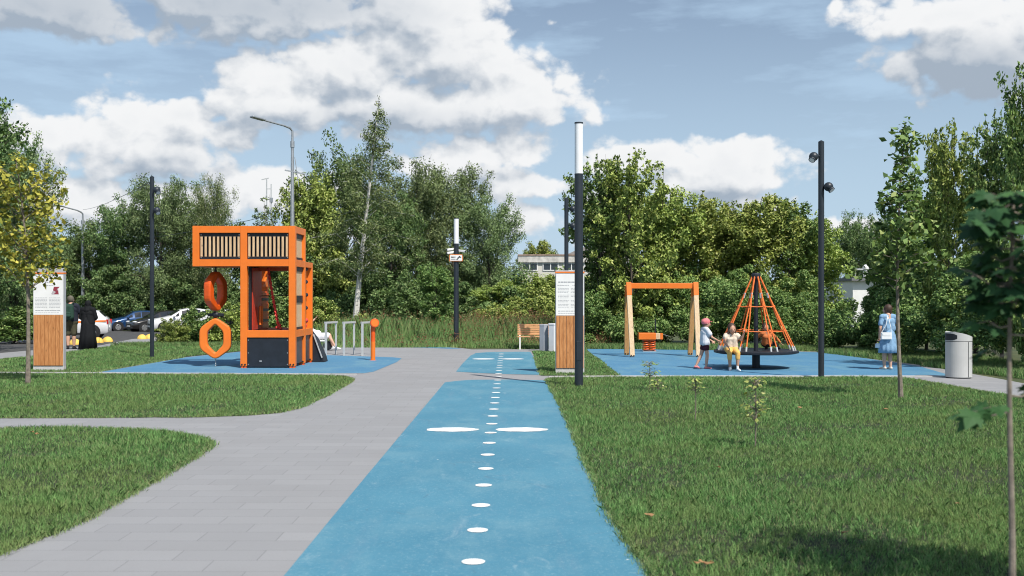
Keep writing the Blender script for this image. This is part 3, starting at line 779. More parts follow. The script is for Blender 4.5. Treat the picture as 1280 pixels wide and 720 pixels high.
belt('thicket', [seg(-60, 60, 60, 66, 5, 3.2), seg(95, 79, 310, 79, 4, 5.0), seg(300, 56, 480, 56, 5, 4.2), seg(470, 56, 650, 55, 5, 3.6), seg(640, 56, 740, 52, 5, 2.6)], 170000, LM['dense'], .17)
belt('low_scrub', [seg(375, 50, 470, 50, 3, 1.5), seg(560, 52, 740, 50, 3, 2.3)], 30000, LM['ash'], .13)

belt('meadow_weeds', [seg(372, 43, 560, 43, 4.0, .55), seg(560, 43, 790, 43, 4.0, .75)], 42000, LM['maple'], .085)
# rough meadow with reddish seed heads
def meadow():
    n = 62000; px = rng.uniform(372, 790, n); d = rng.uniform(38.6, 51, n)
    x = (px - 640) * d / F; ok = ~((px > 700) & (d > 40.0)); x = x[ok]; y = d[ok]; px = px[ok]; n = len(x)
    hn = lawn_noise(x * .6, y * .6)
    h = np.clip((.62 + .24 * hn) * rng.uniform(.5, 1.35, n) * np.clip((y - 37.6) / 4.5, .25, 1.25), .1, 1.7)
    z = -SLOPE * np.maximum(0, y - 38)
    v, t = blades(x, y, z, h, .018 * rng.uniform(.6, 1.6, n), .25, rng.uniform(.2, 1, n), np.clip(rng.uniform(0, 1, n) ** 2.2 * .9, 0, 1))
    raw_mesh('meadow_grass', v, 5, M_GRASS, 'stuff', t)
    k = rng.uniform(0, 1, n) < np.clip(.06 + .07 * hn, .0, .3) * np.where(px > 560, 1.5, .5)
    x = x[k]; y = y[k]; z = z[k] + h[k] * .95; m = len(x); rep = 7
    C = np.repeat(np.stack([x, y, z], 1), rep, 0) + rng.normal(0, 1, (m * rep, 3)) * np.array([.035, .035, .11])
    v = leaf_quads(C, .055, .1, 0, .6)
    raw_mesh('weed_seed_heads', v, 4, leaf_mat('seed_head', (.16, .075, .045), (.26, .13, .075), (.22, .19, .08), .2), 'stuff', tints(len(C)))
    # verge along the hedge at right, shorter
    V = []; T = []
    for (pa, da, pb, db, dep, hh, nn) in ((735, 37.5, 1020, 35.6, 2.6, .16, 26000), (1020, 35.2, 1150, 28.8, 2.8, .16, 26000), (1150, 28.3, 1290, 23.6, 2.8, .14, 22000), (640, 37.3, 740, 37.5, 1.5, .12, 6000), (372, 42.5, 640, 38, 3, .18, 20000), (200, 37.6, 400, 42.5, 4, .16, 20000)):
        xa, xb = X(pa, da), X(pb, db); L = math.hypot(xb - xa, db - da); t_ = rng.uniform(0, 1, nn); o_ = rng.uniform(0, dep, nn)
        x = xa + (xb - xa) * t_ - (db - da) / L * o_; y = da + (db - da) * t_ + (xb - xa) / L * o_
        v, t = blades(x, y, -SLOPE * np.maximum(0, y - 38), hh * rng.uniform(.4, 1.4, nn), .012 * rng.uniform(.6, 1.5, nn), .5, rng.uniform(.1, .8, nn), rng.uniform(0, 1, nn) ** 3)
        V.append(v); T.append(t)
    raw_mesh('verge_grass', np.concatenate(V), 5, M_GRASS, 'stuff', np.concatenate(T))
meadow()

# distant wood beyond everything
belt('far_wood', [seg(-300, 100, 340, 105, 8, 7.5), seg(330, 110, 640, 115, 8, 8), seg(720, 95, 1500, 80, 8, 6.5)], 60000, LM['dense'], .5)

# ---------------------------------------------------------------- saplings in the lawn
def sapling(name, label, px, py, d, H, Wd, kind, seed, nleaf, lsize, base, clump, r, prof='column', nbr=26, group=None, lean=(0, 0), droop=0.0, lift=.8):
    base_p = P(px, py) if py else Vector((X(px, d), d, 0))
    tr, cr = gen_tree(kind, H, Wd, seed, base=base, nbr=nbr, nleaf=nleaf, lsize=lsize, clump=clump, prof=prof, trunk_r=r, bark=M_BARKP, lean=lean, droop=droop, lift=lift)
    o = thing(name, label, 'tree', base_p, 0, group); tr.parent = o; cr.parent = o
    return o
sapling('young_tree', 'slim young maple with a thin pale trunk on the lawn beside the woman in blue', 1125, 499, 0, 5.15, 1.45, 'maple', 41, 1500, .13, .40, .26, .036, nbr=38, lean=(.12, 0), prof='cone', lift=.35)
sapling('young_tree', 'young tree with yellow-green leaves in front of the left information board', 38, 482, 0, 4.95, 1.9, 'yellow', 43, 1700, .125, .47, .30, .045, nbr=32, lean=(-.42, 0), prof='round')

# foreground maple sapling, big lobed leaves close to the camera
def maple_leaf(mb, c, a, nrm, s):
    a = a.normalized(); b = nrm.cross(a).normalized()
    prof = [(0, -.05), (.16, -.02), (.42, -.12), (.36, .08), (.62, .22), (.42, .30), (.50, .55), (.26, .46), (.20, .62), (0, 1.0)]
    pts = [(x, y) for x, y in prof] + [(-x, y) for x, y in reversed(prof[1:-1])]
    vs = [c + b * (x * s) + a * (y * s) + nrm * (-.22 * s * (x * x + .5 * y * y) + .03 * s * math.sin(9 * x)) for x, y in pts]
    ctr = c + a * (.3 * s) + nrm * .02 * s; n = len(vs)
    mb.add([ctr] + vs, [(0, 1 + k, 1 + (k + 1) % n) for k in range(n)])
def fg_sapling():
    d = 4.7; bx = X(1262, d); o = thing('young_tree', 'foreground maple sapling with large dark lobed leaves at the right edge', 'tree', (bx, d, 0))
    rr = random.Random(8); mb = MB(); lf = MB()
    def tp(z): return Vector((.012 * math.sin(z * 3) + .004 * z, .01 * math.cos(z * 2), z))
    mb.tube([tp(z / 10) for z in range(0, 24)], [.019 - .0056 * z / 10 for z in range(24)], 8)
    def twig(z, a, L, nl, s, dz=.25):
        p0 = tp(z); e = p0 + Vector((math.cos(a) * L, math.sin(a) * L, dz * L)); mb.tube([p0, (p0 + e) / 2 + Vector((0, 0, -.02)), e], [.005, .004, .002], 5)
        for k in range(nl):
            f = .4 + .6 * (k + 1) / nl; q = p0.lerp(e, f); sd_ = rr.choice((-1, 1)); ang = a + sd_ * rr.uniform(.3, 1.1)
            pe = q + Vector((math.cos(ang) * s * .5, math.sin(ang) * s * .5, rr.uniform(-.25, .1) * s)); mb.tube([q, pe], .0015, 4)
            ax = Vector((math.cos(ang), math.sin(ang), rr.uniform(-.75, -.1))); nm = Vector((rr.uniform(-.5, .5), rr.uniform(-.9, .1), 1)); nm = (nm - ax * nm.dot(ax) / ax.dot(ax)).normalized()
            maple_leaf(lf, pe, ax, nm, s * rr.uniform(.75, 1.15))
    # the low side twig with its bunch of leaves
    twig(1.36, R(176), .15, 5, .105, .02); twig(1.38, R(200), .08, 3, .10, .1); twig(1.43, R(20), .14, 3, .10, .2)
    zs = [1.80, 1.84, 1.86, 1.88, 1.90, 1.90, 1.92, 1.96, 2.00, 2.04, 2.08, 2.12, 2.16, 2.2, 2.24, 2.28, 2.3]
    for i, z in enumerate(zs):
        for q in range(3):
            a = i * 2.4 + q * 2.1 + rr.uniform(-.3, .3); L = rr.uniform(.05, .25) * (1.05 - .45 * abs(z - 2.02) / .4)
            twig(z, a, L, 6, rr.uniform(.07, .11), rr.uniform(.05, .45))
    twig(1.62, R(170), .07, 2, .09, .1); twig(1.70, R(10), .16, 3, .11, .2); twig(1.74, R(190), .10, 3, .10, .2)
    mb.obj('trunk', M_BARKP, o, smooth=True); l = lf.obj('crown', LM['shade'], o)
    me = l.data; at = me.attributes.new('tint', 'FLOAT_VECTOR', 'FACE'); n = len(me.polygons)
    t = np.repeat(rng.uniform(0, 1, (n // 18 + 1, 3)), 18, 0)[:n]; at.data.foreach_set('vector', t.astype(np.float32).ravel())
fg_sapling()

_t, _c = gen_tree('maple', 3.9, 1.5, 51, base=.5, nbr=26, nleaf=2600, lsize=.095, clump=.34, prof='round', trunk_r=.035, bark=M_BARKP)
_o = thing('young_tree', 'young tree just outside the right edge of the view, its shadow on the lawn', 'tree', (3.85, 5.75, 0)); _t.parent = _o; _c.parent = _o
# the little planted seedlings
def seedling(px, py, top, label, seed, kind, spread, nl, bare=.35):
    p = P(px, py); h = (py - top) * p.y / F; rr = random.Random(seed); mb = MB(); lf = MB()
    o = thing('seedling', label, 'seedling', p, 0, 'small seedlings planted in the right lawn')
    mb.tube([(0, 0, 0), (.01, 0, h * .5), (0, .01, h * .97)], [.009, .008, .004], 6)
    for i in range(nl):
        z = h * (bare + (1 - bare) * rr.uniform(0, 1)); a = rr.uniform(0, 6.28); L = spread * rr.uniform(.25, 1) * (1.15 - .5 * z / h)
        e = Vector((math.cos(a) * L, math.sin(a) * L, z + .12 * L)); mb.tube([(0, 0, z - .05 * h), e], [.004, .002], 4, False)
        ax = Vector((math.cos(a + rr.uniform(-.6, .6)), math.sin(a), rr.uniform(-.8, .2))).normalized(); nm = Vector((rr.uniform(-.4, .4), rr.uniform(-.8, .2), 1)); nm = (nm - ax * nm.dot(ax)).normalized(); b_ = nm.cross(ax); s = rr.uniform(.055, .09)
        q = [e, e + ax * s * .4 + b_ * s * .28 - nm * .006, e + ax * s, e + ax * s * .4 - b_ * s * .28 - nm * .006]
        lf.add(q, [(0, 1, 2, 3)])
    mb.obj('stem', M_BARKP, o); l = lf.obj('foliage', LM[kind], o)
    at = l.data.attributes.new('tint', 'FLOAT_VECTOR', 'FACE'); at.data.foreach_set('vector', tints(len(l.data.polygons)).astype(np.float32).ravel())
seedling(812, 489, 452, 'fresh green seedling, farthest left of the planted ones', 1, 'seed', .22, 60, .5)
seedling(822, 491, 474, 'short pale yellow-green seedling beside the taller green one', 2, 'pale', .18, 40, .3)
seedling(869, 528, 471, 'thin seedling with a drooping top midway between the others', 3, 'pale', .13, 40, .66)
seedling(944, 562, 471, 'tallest seedling with pale yellow-edged leaves on the right lawn', 4, 'pale', .16, 84, .42)

# ---------------------------------------------------------------- object materials
M_OR = mat('orange_paint', (.78, .180, .018), .42, 0, .05, 3, .05, 200)
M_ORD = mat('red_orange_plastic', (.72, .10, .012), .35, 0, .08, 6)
M_BLK = mat('black_panel', (.012, .015, .022), .5, 0, .2, 5, .05, 90)
M_POLE = mat('anthracite_paint', (.020, .027, .036), .42, 0, .12, 3, .05, 120)
M_GREYP = mat('light_grey_paint', (.42, .43, .44), .5, 0, .06, 4)
M_WHITE = mat('white_paint', (.78, .78, .77), .45, 0, .04, 4)
M_OPAL = mat('opal_plastic', (.80, .81, .83), .65, 0, .03, 3, spec=.2)
M_STEEL = mat('galvanised_steel', (.40, .42, .44), .45, .6, .12, 9)
M_STEELL = mat('pale_steel', (.55, .56, .56), .4, .3, .08, 9)
M_PLY = wood_mat('plywood', (.54, .36, .20), (.70, .50, .30), 'Z', .6)
M_LARCH = wood_mat('larch_boards', (.42, .165, .05), (.60, .275, .10), 'Z', .5)
M_PINE = wood_mat('pine_beam', (.58, .40, .23), (.72, .54, .34), 'Z', .55)
M_PINESHADED = wood_mat('pine_shaded', (.50, .24, .075), (.62, .34, .13), 'Z', .5)  # same pine, colour darkened for the shaded back legs of the swing
M_BENCHW = wood_mat('bench_slats', (.52, .27, .12), (.66, .38, .19), 'X', .5)
M_CONC = mat('pale_concrete', (.52, .52, .51), .8, 0, .08, 14, .15, 90)
M_RUB = mat('dark_rubber', (.010, .010, .011), .7, 0, .2, 20)
M_ROPE = mat('orange_rope', (.72, .16, .03), .7, 0, .2, 60)
M_ROPER = mat('red_rope', (.70, .06, .05), .7, 0, .25, 80)
M_BOLT = mat('bolt_steel', (.5, .5, .5), .35, .9, 0)

# ---------------------------------------------------------------- lamp columns
def light_column(px, py, top, label, rad, wtop, seed_cam=False):
    p = P(px, py); zt = (py - top) * p.y / F; zw = (py - wtop) * p.y / F
    o = thing('lamp_column', label, 'street lamp', p)
    MB().lathe([(rad * 1.55, 0), (rad * 1.55, .012), (rad, .014), (rad, zw)], n=28).obj('pole', M_POLE, o, smooth=False, bevel=.002)
    MB().lathe([(rad * .97, zw + .012), (rad * .97, zt - .03)], n=28).obj('light_tube', M_OPAL, o, smooth=True)  # plain white plastic, not lit
    MB().lathe([(rad * 1.02, zt - .03), (rad * 1.02, zt)], n=28).obj('cap', M_POLE, o)
    MB().lathe([(rad * 1.03, zw), (rad * 1.03, zw + .03)], n=28).obj('collar', M_POLE, o)
    MB().box(-.05, .05, -rad - .004, -rad + .05, .55, .95).obj('service_door', M_POLE, o, bevel=.004)
    return o
light_column(723.5, 484, 153, 'tall black lamp column with white tube top, nearest the camera', .087, 219)
c2 = light_column(570.3, 433.5, 272.5, 'distant black lamp column with white top, small warning plate and cameras', .095, 305.5)
dd = c2.location.y
def zl(py): return (433.5 - py) * dd / F
sp = MB().box(-.26, .26, -.135, -.115, zl(326.8), zl(318.2)).obj('warning_plate', mat('plate_orange', (.70, .22, .06), .5), c2, bevel=.01)
MB().box(-.225, .225, -.139, -.1352, zl(326), zl(319)).obj('plate_face', M_WHITE, sp)
a = MB(); zc = zl(322.5)
a.add([(.00, -.1412, zc - .07), (.06, -.1412, zc - .07), (.17, -.1412, zc + .07), (.12, -.1412, zc + .07), (.08, -.1412, zc + .01)], [(0, 1, 2, 3, 4)])
a.add([(.03, -.1412, zc + .02), (.19, -.1412, zc + .0), (.19, -.1412, zc + .035)], [(0, 1, 2)])
for k in range(4): a.add([(-.19 + k * .045, -.1412, zc + .0), (-.16 + k * .045, -.1412, zc + .0), (-.16 + k * .045, -.1412, zc + .05), (-.19 + k * .045, -.1412, zc + .05)], [(0, 1, 2, 3)])
a.add([(-.19, -.1412, zc - .06), (-.02, -.1412, zc - .06), (-.02, -.1412, zc - .04), (-.19, -.1412, zc - .04)], [(0, 1, 2, 3)])
a.obj('plate_symbol', M_BLK, sp)
for s, zz in ((-1, 311.5), (1, 313.5), (-1, 315.5)):
    cz = zl(zz)
    cm = MB().bar((s * .12, -.05, cz), (s * .34, -.20, cz - .03), .085, .08).obj('camera_body', M_WHITE, c2, bevel=.012)
    MB().bar((0, 0, cz + .03), (s * .15, -.06, cz + .03), .03).obj('camera_bracket', M_WHITE, c2)
    MB().bar((s * .34, -.20, cz - .03), (s * .352, -.208, cz - .032), .06, .055).obj('lens', M_BLK, cm)

# ---------------------------------------------------------------- black posts with ball spotlights
def spot_post(px, py, d, top, label, balls, r=.058):
    p = P(px, py) if py else Vector((X(px, d), d, gz(d)))
    y = p.y; zt = Z(top, y) - p.z
    o = thing('spotlight_post', label, 'light post', p, 0)
    MB().lathe([(r * 1.8, 0), (r * 1.8, .015), (r, .017), (r, zt)], n=20).obj('pole', M_POLE, o)
    MB().lathe([(r * .9, zt), (r * .2, zt + .03)], n=20).obj('cap', M_POLE, o)
    for (bx, bz) in balls:
        c = Vector((X(bx, y) - p.x, -.10, Z(bz, y) - p.z)); s = 1 if c.x > 0 else -1
        MB().tube([(s * r * .6, -.02, c.z + .02), (c.x * .55, -.06, c.z + .03), (c.x, -.1, c.z)], .022, 8).obj('arm', M_POLE, o, smooth=True)
        b = MB().ball(c, .105, n=18, m=12).obj('spotlight', M_POLE, o, smooth=True)
        dr = Vector((s * .5, -.5, -.75)).normalized(); q = c + dr * .085
        MB().tube([q, q + dr * .035], [.075, .078], 16).obj('lens_ring', M_POLE, b)
        MB().tube([q + dr * .036, q + dr * .039], .06, 16).obj('lens', M_OPAL, b)
    return o
spot_post(1026.5, 473, 0, 177, 'tall black post with two ball spotlights between the rope cone and the woman in blue', [(1015.5, 196.5), (1034, 234)], .066)
spot_post(190, 448, 0, 221, 'thin black post with two ball spotlights left of the orange play tower', [(197.5, 238), (197.5, 263.5)], .062)
spot_post(708, 0, 35.5, 248, 'black post with two ball spotlights rising behind the right information board', [(716, 261.5), (716, 282.5)], .07)

# ---------------------------------------------------------------- tall street lamps, mast, cable
def tall_lamp(px, d, top, arm_px, arm_py, label, r):
    o = thing('street_lamp', label, 'street lamp', (X(px, d), d, gz(d))); zt = Z(top, d) - gz(d)
    MB().tube([(0, 0, 0), (0, 0, zt * .45), (0, 0, zt - .8)], [r, r * .85, r * .55], 12).obj('pole', M_STEEL, o, smooth=True)
    ax = X(arm_px, d) - X(px, d); az_ = Z(arm_py, d) - gz(d)
    MB().tube([(0, 0, zt - .82), (0, 0, zt - .15), (ax * .06, -.1, zt - .02), (ax * .22, -.3, zt + .09 * 0 + (az_ - zt) * .25), (ax * .78, -1.2, zt + (az_ - zt) * .8)], [r * .5, r * .42, r * .4, r * .36, r * .33], 8).obj('arm', M_STEEL, o, smooth=True)
    MB().tube([(0, 0, zt - .95), (0, 0, zt - .65)], r * .8, 12).obj('clamp', M_STEEL, o)
    b0 = Vector((ax * .70, -1.1, zt + (az_ - zt) * .74)); b1 = Vector((ax, -1.7, az_))
    MB().bar(b0, b1, .30, .09).obj('lamp_head', M_STEEL, o, bevel=.03)
    return o
tl = tall_lamp(365.5, 52, 160, 325, 153, 'tall grey street lamp behind the orange play tower', .13)
MB().bar((-.35, -.12, Z(213, 52) - gz(52)), (.62, .1, Z(217.5, 52) - gz(52)), .07, .06).obj('bracket', M_STEEL, tl)
MB().tube([(.14, -.1, Z(197, 52) - gz(52)), (.34, -.1, Z(234, 52) - gz(52))], .02, 6).obj('stay', M_STEEL, tl)
tall_lamp(103.5, 84, 265, 80, 258, 'smaller grey street lamp beyond the car park at the left', .16)
def cable(pts, label, r=.018):
    q = []
    for i in range(len(pts) - 1):
        a, b = Vector(pts[i]), Vector(pts[i + 1])
        for k in range(10): t = k / 10; v = a.lerp(b, t); v.z -= .35 * 4 * t * (1 - t) * .5; q.append(v)
    q.append(Vector(pts[-1])); o = MB().tube(q, r, 5).obj('overhead_cable', M_POLE); tag(o, label, 'cable'); return o
cable([W(364.5, 254.5, 52), W(290, 279, 62), W(150, 300, 90)], 'overhead cable running left from the tall grey street lamp')
cable([W(190, 226, P(190, 448).y), W(104, 262, 84)], 'thin overhead cable sloping left from the left black spotlight post', .012)
am = thing('antenna_mast', 'distant twin-rod antenna mast above the orange play tower', 'mast', (X(336, 110), 110, -1.2))
zt = Z(224, 110) + 1.2
for x0, t_ in ((-.22, zt), (.25, zt - .5)):
    MB().tube([(x0, 0, 0), (x0, 0, t_)], [.12, .06], 6).obj('rod', M_STEELL, am)
for zz in (.5, 1.6, 3.0, 4.6): MB().bar((-.22, 0, zt - zz - .5), (.25, 0, zt - zz - .5), .07).obj('rung', M_STEELL, am)
MB().bar((-.75, 0, zt - .05), (.0, 0, zt + .12), .08).obj('antenna', M_STEELL, am); MB().box(.12, .40, -.15, .15, zt - 2.4, zt - 1.9).obj('antenna_box', M_STEEL, am, bevel=.02)
sapling('young_tree', 'slim tree top poking up beside the distant antenna mast', 333, 0, 66, 8.4, 2.0, 'birch', 77, 5200, .17, .2, .38, .09, nbr=30, prof='column')

# ---------------------------------------------------------------- buildings far behind
def building():
    d = 120; o = thing('flat_roofed_building', 'long pale low building with a row of windows seen between the middle and right trees', 'building', (X(650, d), d, -1.2))
    wd = X(800, d) - X(650, d); zt = Z(318, d) + 1.2
    wm = mat('plaster', (.62, .60, .55), .85, 0, .10, .8)
    MB().box(0, wd, 0, 12, 0, zt - .9).obj('wall', wm, o)
    rf = MB().box(-.2, wd + .2, -.25, 12.2, zt - .9, zt - .15).obj('roof', mat('parapet', (.55, .53, .50), .8, 0, .25, 1.5), o)
    MB().box(-.25, wd + .25, -.32, 12.3, zt - .15, zt).obj('roof_edge', mat('rust_flashing', (.28, .20, .16), .6, 0, .3, 2), rf)
    MB().box(-.02, wd, -.06, 0, zt - 1.1, zt - .95).obj('eaves_strip', M_GREYP, o)  # raised grey strip along the wall below the roof
    zz1 = Z(327, d) + 1.2; zz0 = Z(338, d) + 1.2
    gl = mat('window_glass', (.03, .04, .05), .12, 0, .2, .6, spec=.8)
    for k in range(6):
        for row in (0, 3.1):
            x0 = .25 + k * 2.35; win = MB().box(x0, x0 + 1.7, -.03, .02, zz0 - row, zz1 - row).obj('window', gl, o)
            f = MB()
            for xx in (x0, x0 + .85, x0 + 1.7): f.box(xx - .05, xx + .05, -.08, -.031, zz0 - row - .05, zz1 - row + .05)
            for z_ in (zz0 - row, zz1 - row): f.box(x0, x0 + 1.7, -.075, -.032, z_ - .05, z_ + .05)
            f.obj('window_frame', M_WHITE, win)
    # low pitched roof behind it
    MB().prism([(4.6, zt - .3), (7.2, zt + .95), (13, zt + 1.0), (13, zt - .3)], 3, 9).obj('roof', mat('sheet_roof', (.26, .25, .24), .6, .2, .1, 1), o)
    d = 56; o = thing('white_house', 'small white wall with a railed terrace on top seen through the right trees', 'building', (X(1066, d), d, -1.1))
    x1 = X(1150, d) - X(1066, d); z1 = Z(351, d) + 1.1
    MB().box(0, x1, 0, 8, 0, z1).obj('wall', M_WHITE, o)
    MB().box(-.15, x1, -.3, 8, z1, z1 + .16).obj('ledge', mat('grey_ledge', (.16, .16, .17), .7), o)
    for k in range(8): MB().box(.05 + k * .42, .09 + k * .42, -.2, -.16, z1 + .16, z1 + .56).obj('baluster', M_GREYP, o)
    MB().box(0, x1, -.22, -.14, z1 + .56, z1 + .64).obj('handrail', M_STEELL, o)
    MB().lathe([(.09, 0), (.10, .40), (.16, .46), (.16, .56), (.03, .70)], (.62, -.15, z1 + .16), 12).obj('chimney', M_WHITE, o)
building()

# ---------------------------------------------------------------- information boards
def info_board(px0, px1, pb, top, label, pic, side):
    a, b = P(px0, pb), P(px1, pb); wd = b.x - a.x; d = a.y; s = d / F
    H_ = (pb - top) * s
    o = thing('information_board', label, 'information board', ((a.x + b.x) / 2, d + .08, 0)); hw = wd / 2
    z0, z1, z2, z3 = .13, 1.40, 2.36, 2.42
    MB().box(-hw, hw, -.065, .075, 0, z0).obj('base', M_CONC, o, bevel=.004)
    MB().box(-hw, hw, -.06, .07, z0, H_).obj('body', M_GREYP, o, bevel=.003)
    n = 8; wb = (wd - .03) / n; wp = MB()
    for k in range(n): wp.box(-hw + .015 + k * wb + .004, -hw + .015 + (k + 1) * wb - .004, -.085, -.058, z0 + .01, z1 - .004)
    wp.obj('wood_cladding', M_LARCH, o, bevel=.003)
    MB().box(-hw - .004, hw + .004, -.068, .074, z3, z3 + .035).obj('orange_stripe', M_OR, o)
    ps = MB().box(-hw + .012, hw - .02, -.072, -.06, z1 + .004, z3 - .02).obj('notice_panel', M_WHITE, o)
    tx = MB(); rr = random.Random(int(px0)); y = -.0735
    def ln(x0, x1, z, h=.012):
        x = x0
        while x < x1 - .01:
            w_ = min(rr.uniform(.02, .06), x1 - x); tx.add([(x, y, z), (x + w_, y, z), (x + w_, y, z + h), (x, y, z + h)], [(0, 1, 2, 3)]); x += w_ + .012
    top_z = z3 - .10
    if pic: ln(-.08, .10, top_z - .12, .02); ln(-.04, .14, top_z - .20, .014)
    else: ln(-.28, .28, top_z - .13, .026); ln(-.30, -.02, top_z - .2, .012); ln(.06, .28, top_z - .2, .012)
    zz = top_z - (.50 if pic else .27)
    while zz > z1 + .16:
        ln(-hw + .06, -.03, zz, .009); ln(.02, hw - .08, zz, .009) if (pic or rr.random() > .25) else None
        zz -= .034 if rr.random() > .2 else .06
    ln(-hw + .06, hw - .08, z1 + .10, .016); ln(-hw + .06, hw - .1, z1 + .05, .008)
    tx.obj('print', mat('printed_text', (.30, .31, .34), .6, 0, 0), ps)
    if pic:
        q = MB(); cx, cz = .17, top_z - .32
        q.add([(cx - .06, y, cz - .09), (cx + .09, y, cz - .09), (cx + .07, y, cz + .05), (cx + .11, y, cz + .10), (cx - .03, y, cz + .10), (cx - .05, y, cz + .03)], [(0, 1, 2, 3, 4, 5)])
        q.obj('picture', mat('dark_red_print', (.25, .03, .05), .5), ps)
        q = MB(); q.add([(cx - .10, y - .001, cz - .08), (cx - .05, y - .001, cz - .10), (cx + .02, y - .001, cz - .03), (cx - .05, y - .001, cz + .01)], [(0, 1, 2, 3)]); q.add([(cx + .04, y - .001, cz + .01), (cx + .07, y - .001, cz + .01), (cx + .06, y - .001, cz + .07)], [(0, 1, 2)])
        q.obj('picture', mat('grey_print', (.45, .40, .42), .5), ps)
        q = MB(); q.add([(hw - .13, y, top_z + .0), (hw - .07, y, top_z + .01), (hw - .08, y, top_z + .04), (hw - .12, y, top_z + .035)], [(0, 1, 2, 3)]); q.obj('emblem', M_BLK, ps)
    return o
info_board(41, 79.5, 464, 335, 'grey and wood information board beside the yellow-leaved sapling at the left', True, 1)
info_board(694.5, 730.5, 467.5, 338, 'grey and wood information board standing behind the near black lamp column', False, 0)

# ---------------------------------------------------------------- orange play tower
def tower():
    d0 = P(0, 460.5).y; s = d0 / F
    x1 = X(369, d0); x0 = X(300.3, d0); xc = X(240.5, d0); t = .17
    o = thing('play_tower', 'orange cube-frame climbing tower with black panels and an overhanging upper cage', 'play tower', (x1, d0, 0))
    A = x0 - x1; C = xc - x1; D1 = 1.42; D2 = 2.45
    z = lambda py: Z(py, d0)
    zT = z(282.3); zU1 = z(291); zU0 = z(324.2); zM = z(333); zL1 = z(413); zL0 = z(421.9); z2T = 2.80
    f = MB()
    def post(x, y, a, b): f.box(x, x + t, y, y + t, a, b)
    # posts: base square (A..0) x (0..D1), cantilever corner posts at C
    post(A, 0, .06, zT); post(-t, 0, .06, zT); post(A, D1 - t, .06, zT); post(-t, D1 - t, .06, zT)
    post(C, 0, zM, zT); post(C, D1 - t, zM, zT)
    post(A, D2 - t, .06, z2T); post(-t, D2 - t, .06, z2T)
    e = .0025
    def bx(xa, xb, y, za, zb): f.box(xa, xb, y + e, y + t - e, za, zb)
    def by(x, ya, yb, za, zb): f.box(x + e, x + t - e, ya, yb, za, zb)
    for y in (0, D1 - t):
        for (xa, xb) in ((C + t, A), (A + t, -t)):
            bx(xa, xb, y, zU1, zT - e); bx(xa, xb, y, zM + e, zU0)
        bx(A + t, -t, y, zL0, zL1)
    for x in (C, A, -t):
        by(x, t, D1 - t, zU1, zT - e); by(x, t, D1 - t, zM + e, zU0)
    for x in (A, -t):
        by(x, t, D1 - t, zL0, zL1); by(x, D1, D2 - t, z2T - .15, z2T - e); by(x, D1, D2 - t, zL0, zL1)
    bx(A + t, -t, D2 - t, z2T - .15, z2T - e); bx(A + t, -t, D2 - t, zL0, zL1)
    f.obj('frame', M_OR, o, bevel=.006)
    for (x, y) in ((A, 0), (-t, 0), (A, D1 - t), (-t, D1 - t), (A, D2 - t), (-t, D2 - t)):
        ft = MB()
        for k in (0, 1): ft.box(x + .015 + k * .08, x + .075 + k * .08, y + .01, y + t - .01, 0, .075)
        ft.obj('foot', M_ORD, o, bevel=.004)
        bl = MB()
        for k in (0, 1): bl.tube([(x + .045 + k * .08, y - .004, .10), (x + .045 + k * .08, y - .018, .10)], .022, 10)
        bl.obj('bolt', M_BLK, o)
    # slatted cage fields
    def cage(a, b, y, ax, skip=False):
        g = MB(); n = 10; wv = (b - a)
        if ax == 'x':
            g.box(a, b, y + .02, y + .05, zU1 - .105, zU1 - .004); g.box(a, b, y + .02, y + .05, zU0 + .004, zU0 + .085)
            g.box(a, a + .03, y + .021, y + .049, zU0 + .085, zU1 - .105); g.box(b - .03, b, y + .021, y + .049, zU0 + .085, zU1 - .105)
        else:
            g.box(y + .02, y + .05, a, b, zU1 - .105, zU1 - .004); g.box(y + .02, y + .05, a, b, zU0 + .004, zU0 + .085)
        pn = g.obj('cage_rail', M_BLK, o, bevel=.003)
        sl = MB()
        for k in range(n):
            c = a + wv * (k + .5) / n; hw_ = wv / n * .26
            if ax == 'x': sl.box(c - hw_, c + hw_, y + .006, y + .0195, zU0 + .075, zU1 - .095)
            else: sl.box(y + .006, y + .0195, c - hw_, c + hw_, zU0 + .075, zU1 - .095)
        sl.obj('slat', M_PLY, pn)
        sc = MB()
        if ax == 'x':
            for xx in (a + .04, b - .04):
                for zz in (zU1 - .05, zU0 + .045): sc.tube([(xx, y + .019, zz), (xx, y + .008, zz)], .014, 8)
            sc.obj('screw', M_BOLT, pn)
    cage(C + t, A, .04, 'x'); cage(A + t, -t, .04, 'x')
    MB().box(C + t, A, .13, .145, zU0, zU1).obj('slat_gap_shade', M_BLK, o)  # black sheets added behind the slats so the gaps look shaded
    MB().box(A + t, -t, .13, .145, zU0, zU1).obj('slat_gap_shade', M_BLK, o)
    cage(t, D1 - t, C + .05, 'y')
    # right-hand side: plywood boards held by black strips
    def sideboard(ya, yb, za, zb, m_=M_PLY):
        MB().box(-.10, -.075, ya, yb, za, zb).obj('side_board', m_, o, bevel=.003)
        MB().box(-.074, -.05, ya, yb, zb - .11, zb).obj('strip', M_BLK, o); MB().box(-.074, -.05, ya, yb, za, za + .07).obj('strip', M_BLK, o)
    zmid = (zL1 + zM) / 2
    sideboard(t, D1 - t, zU0, zU1); sideboard(t, D1 - t, zL1, zmid); sideboard(t, D1 - t, zmid + .003, zM)
    gp = mat('dark_grey_panel', (.055, .058, .062), .45, 0, .15, 4)
    MB().box(-.09, -.06, t, D1 - t, .10, zL0 - .01).obj('side_panel', gp, o); MB().box(-.09, -.06, D1, D2 - t, .10, zL0 - .01).obj('side_panel', gp, o)
    # front black panel with screws and a small grey emblem
    fp = MB().box(A + t + .003, -t - .003, .03, .055, .04, zL0 - .006).obj('front_panel', M_BLK, o, bevel=.004)
    sc = MB()
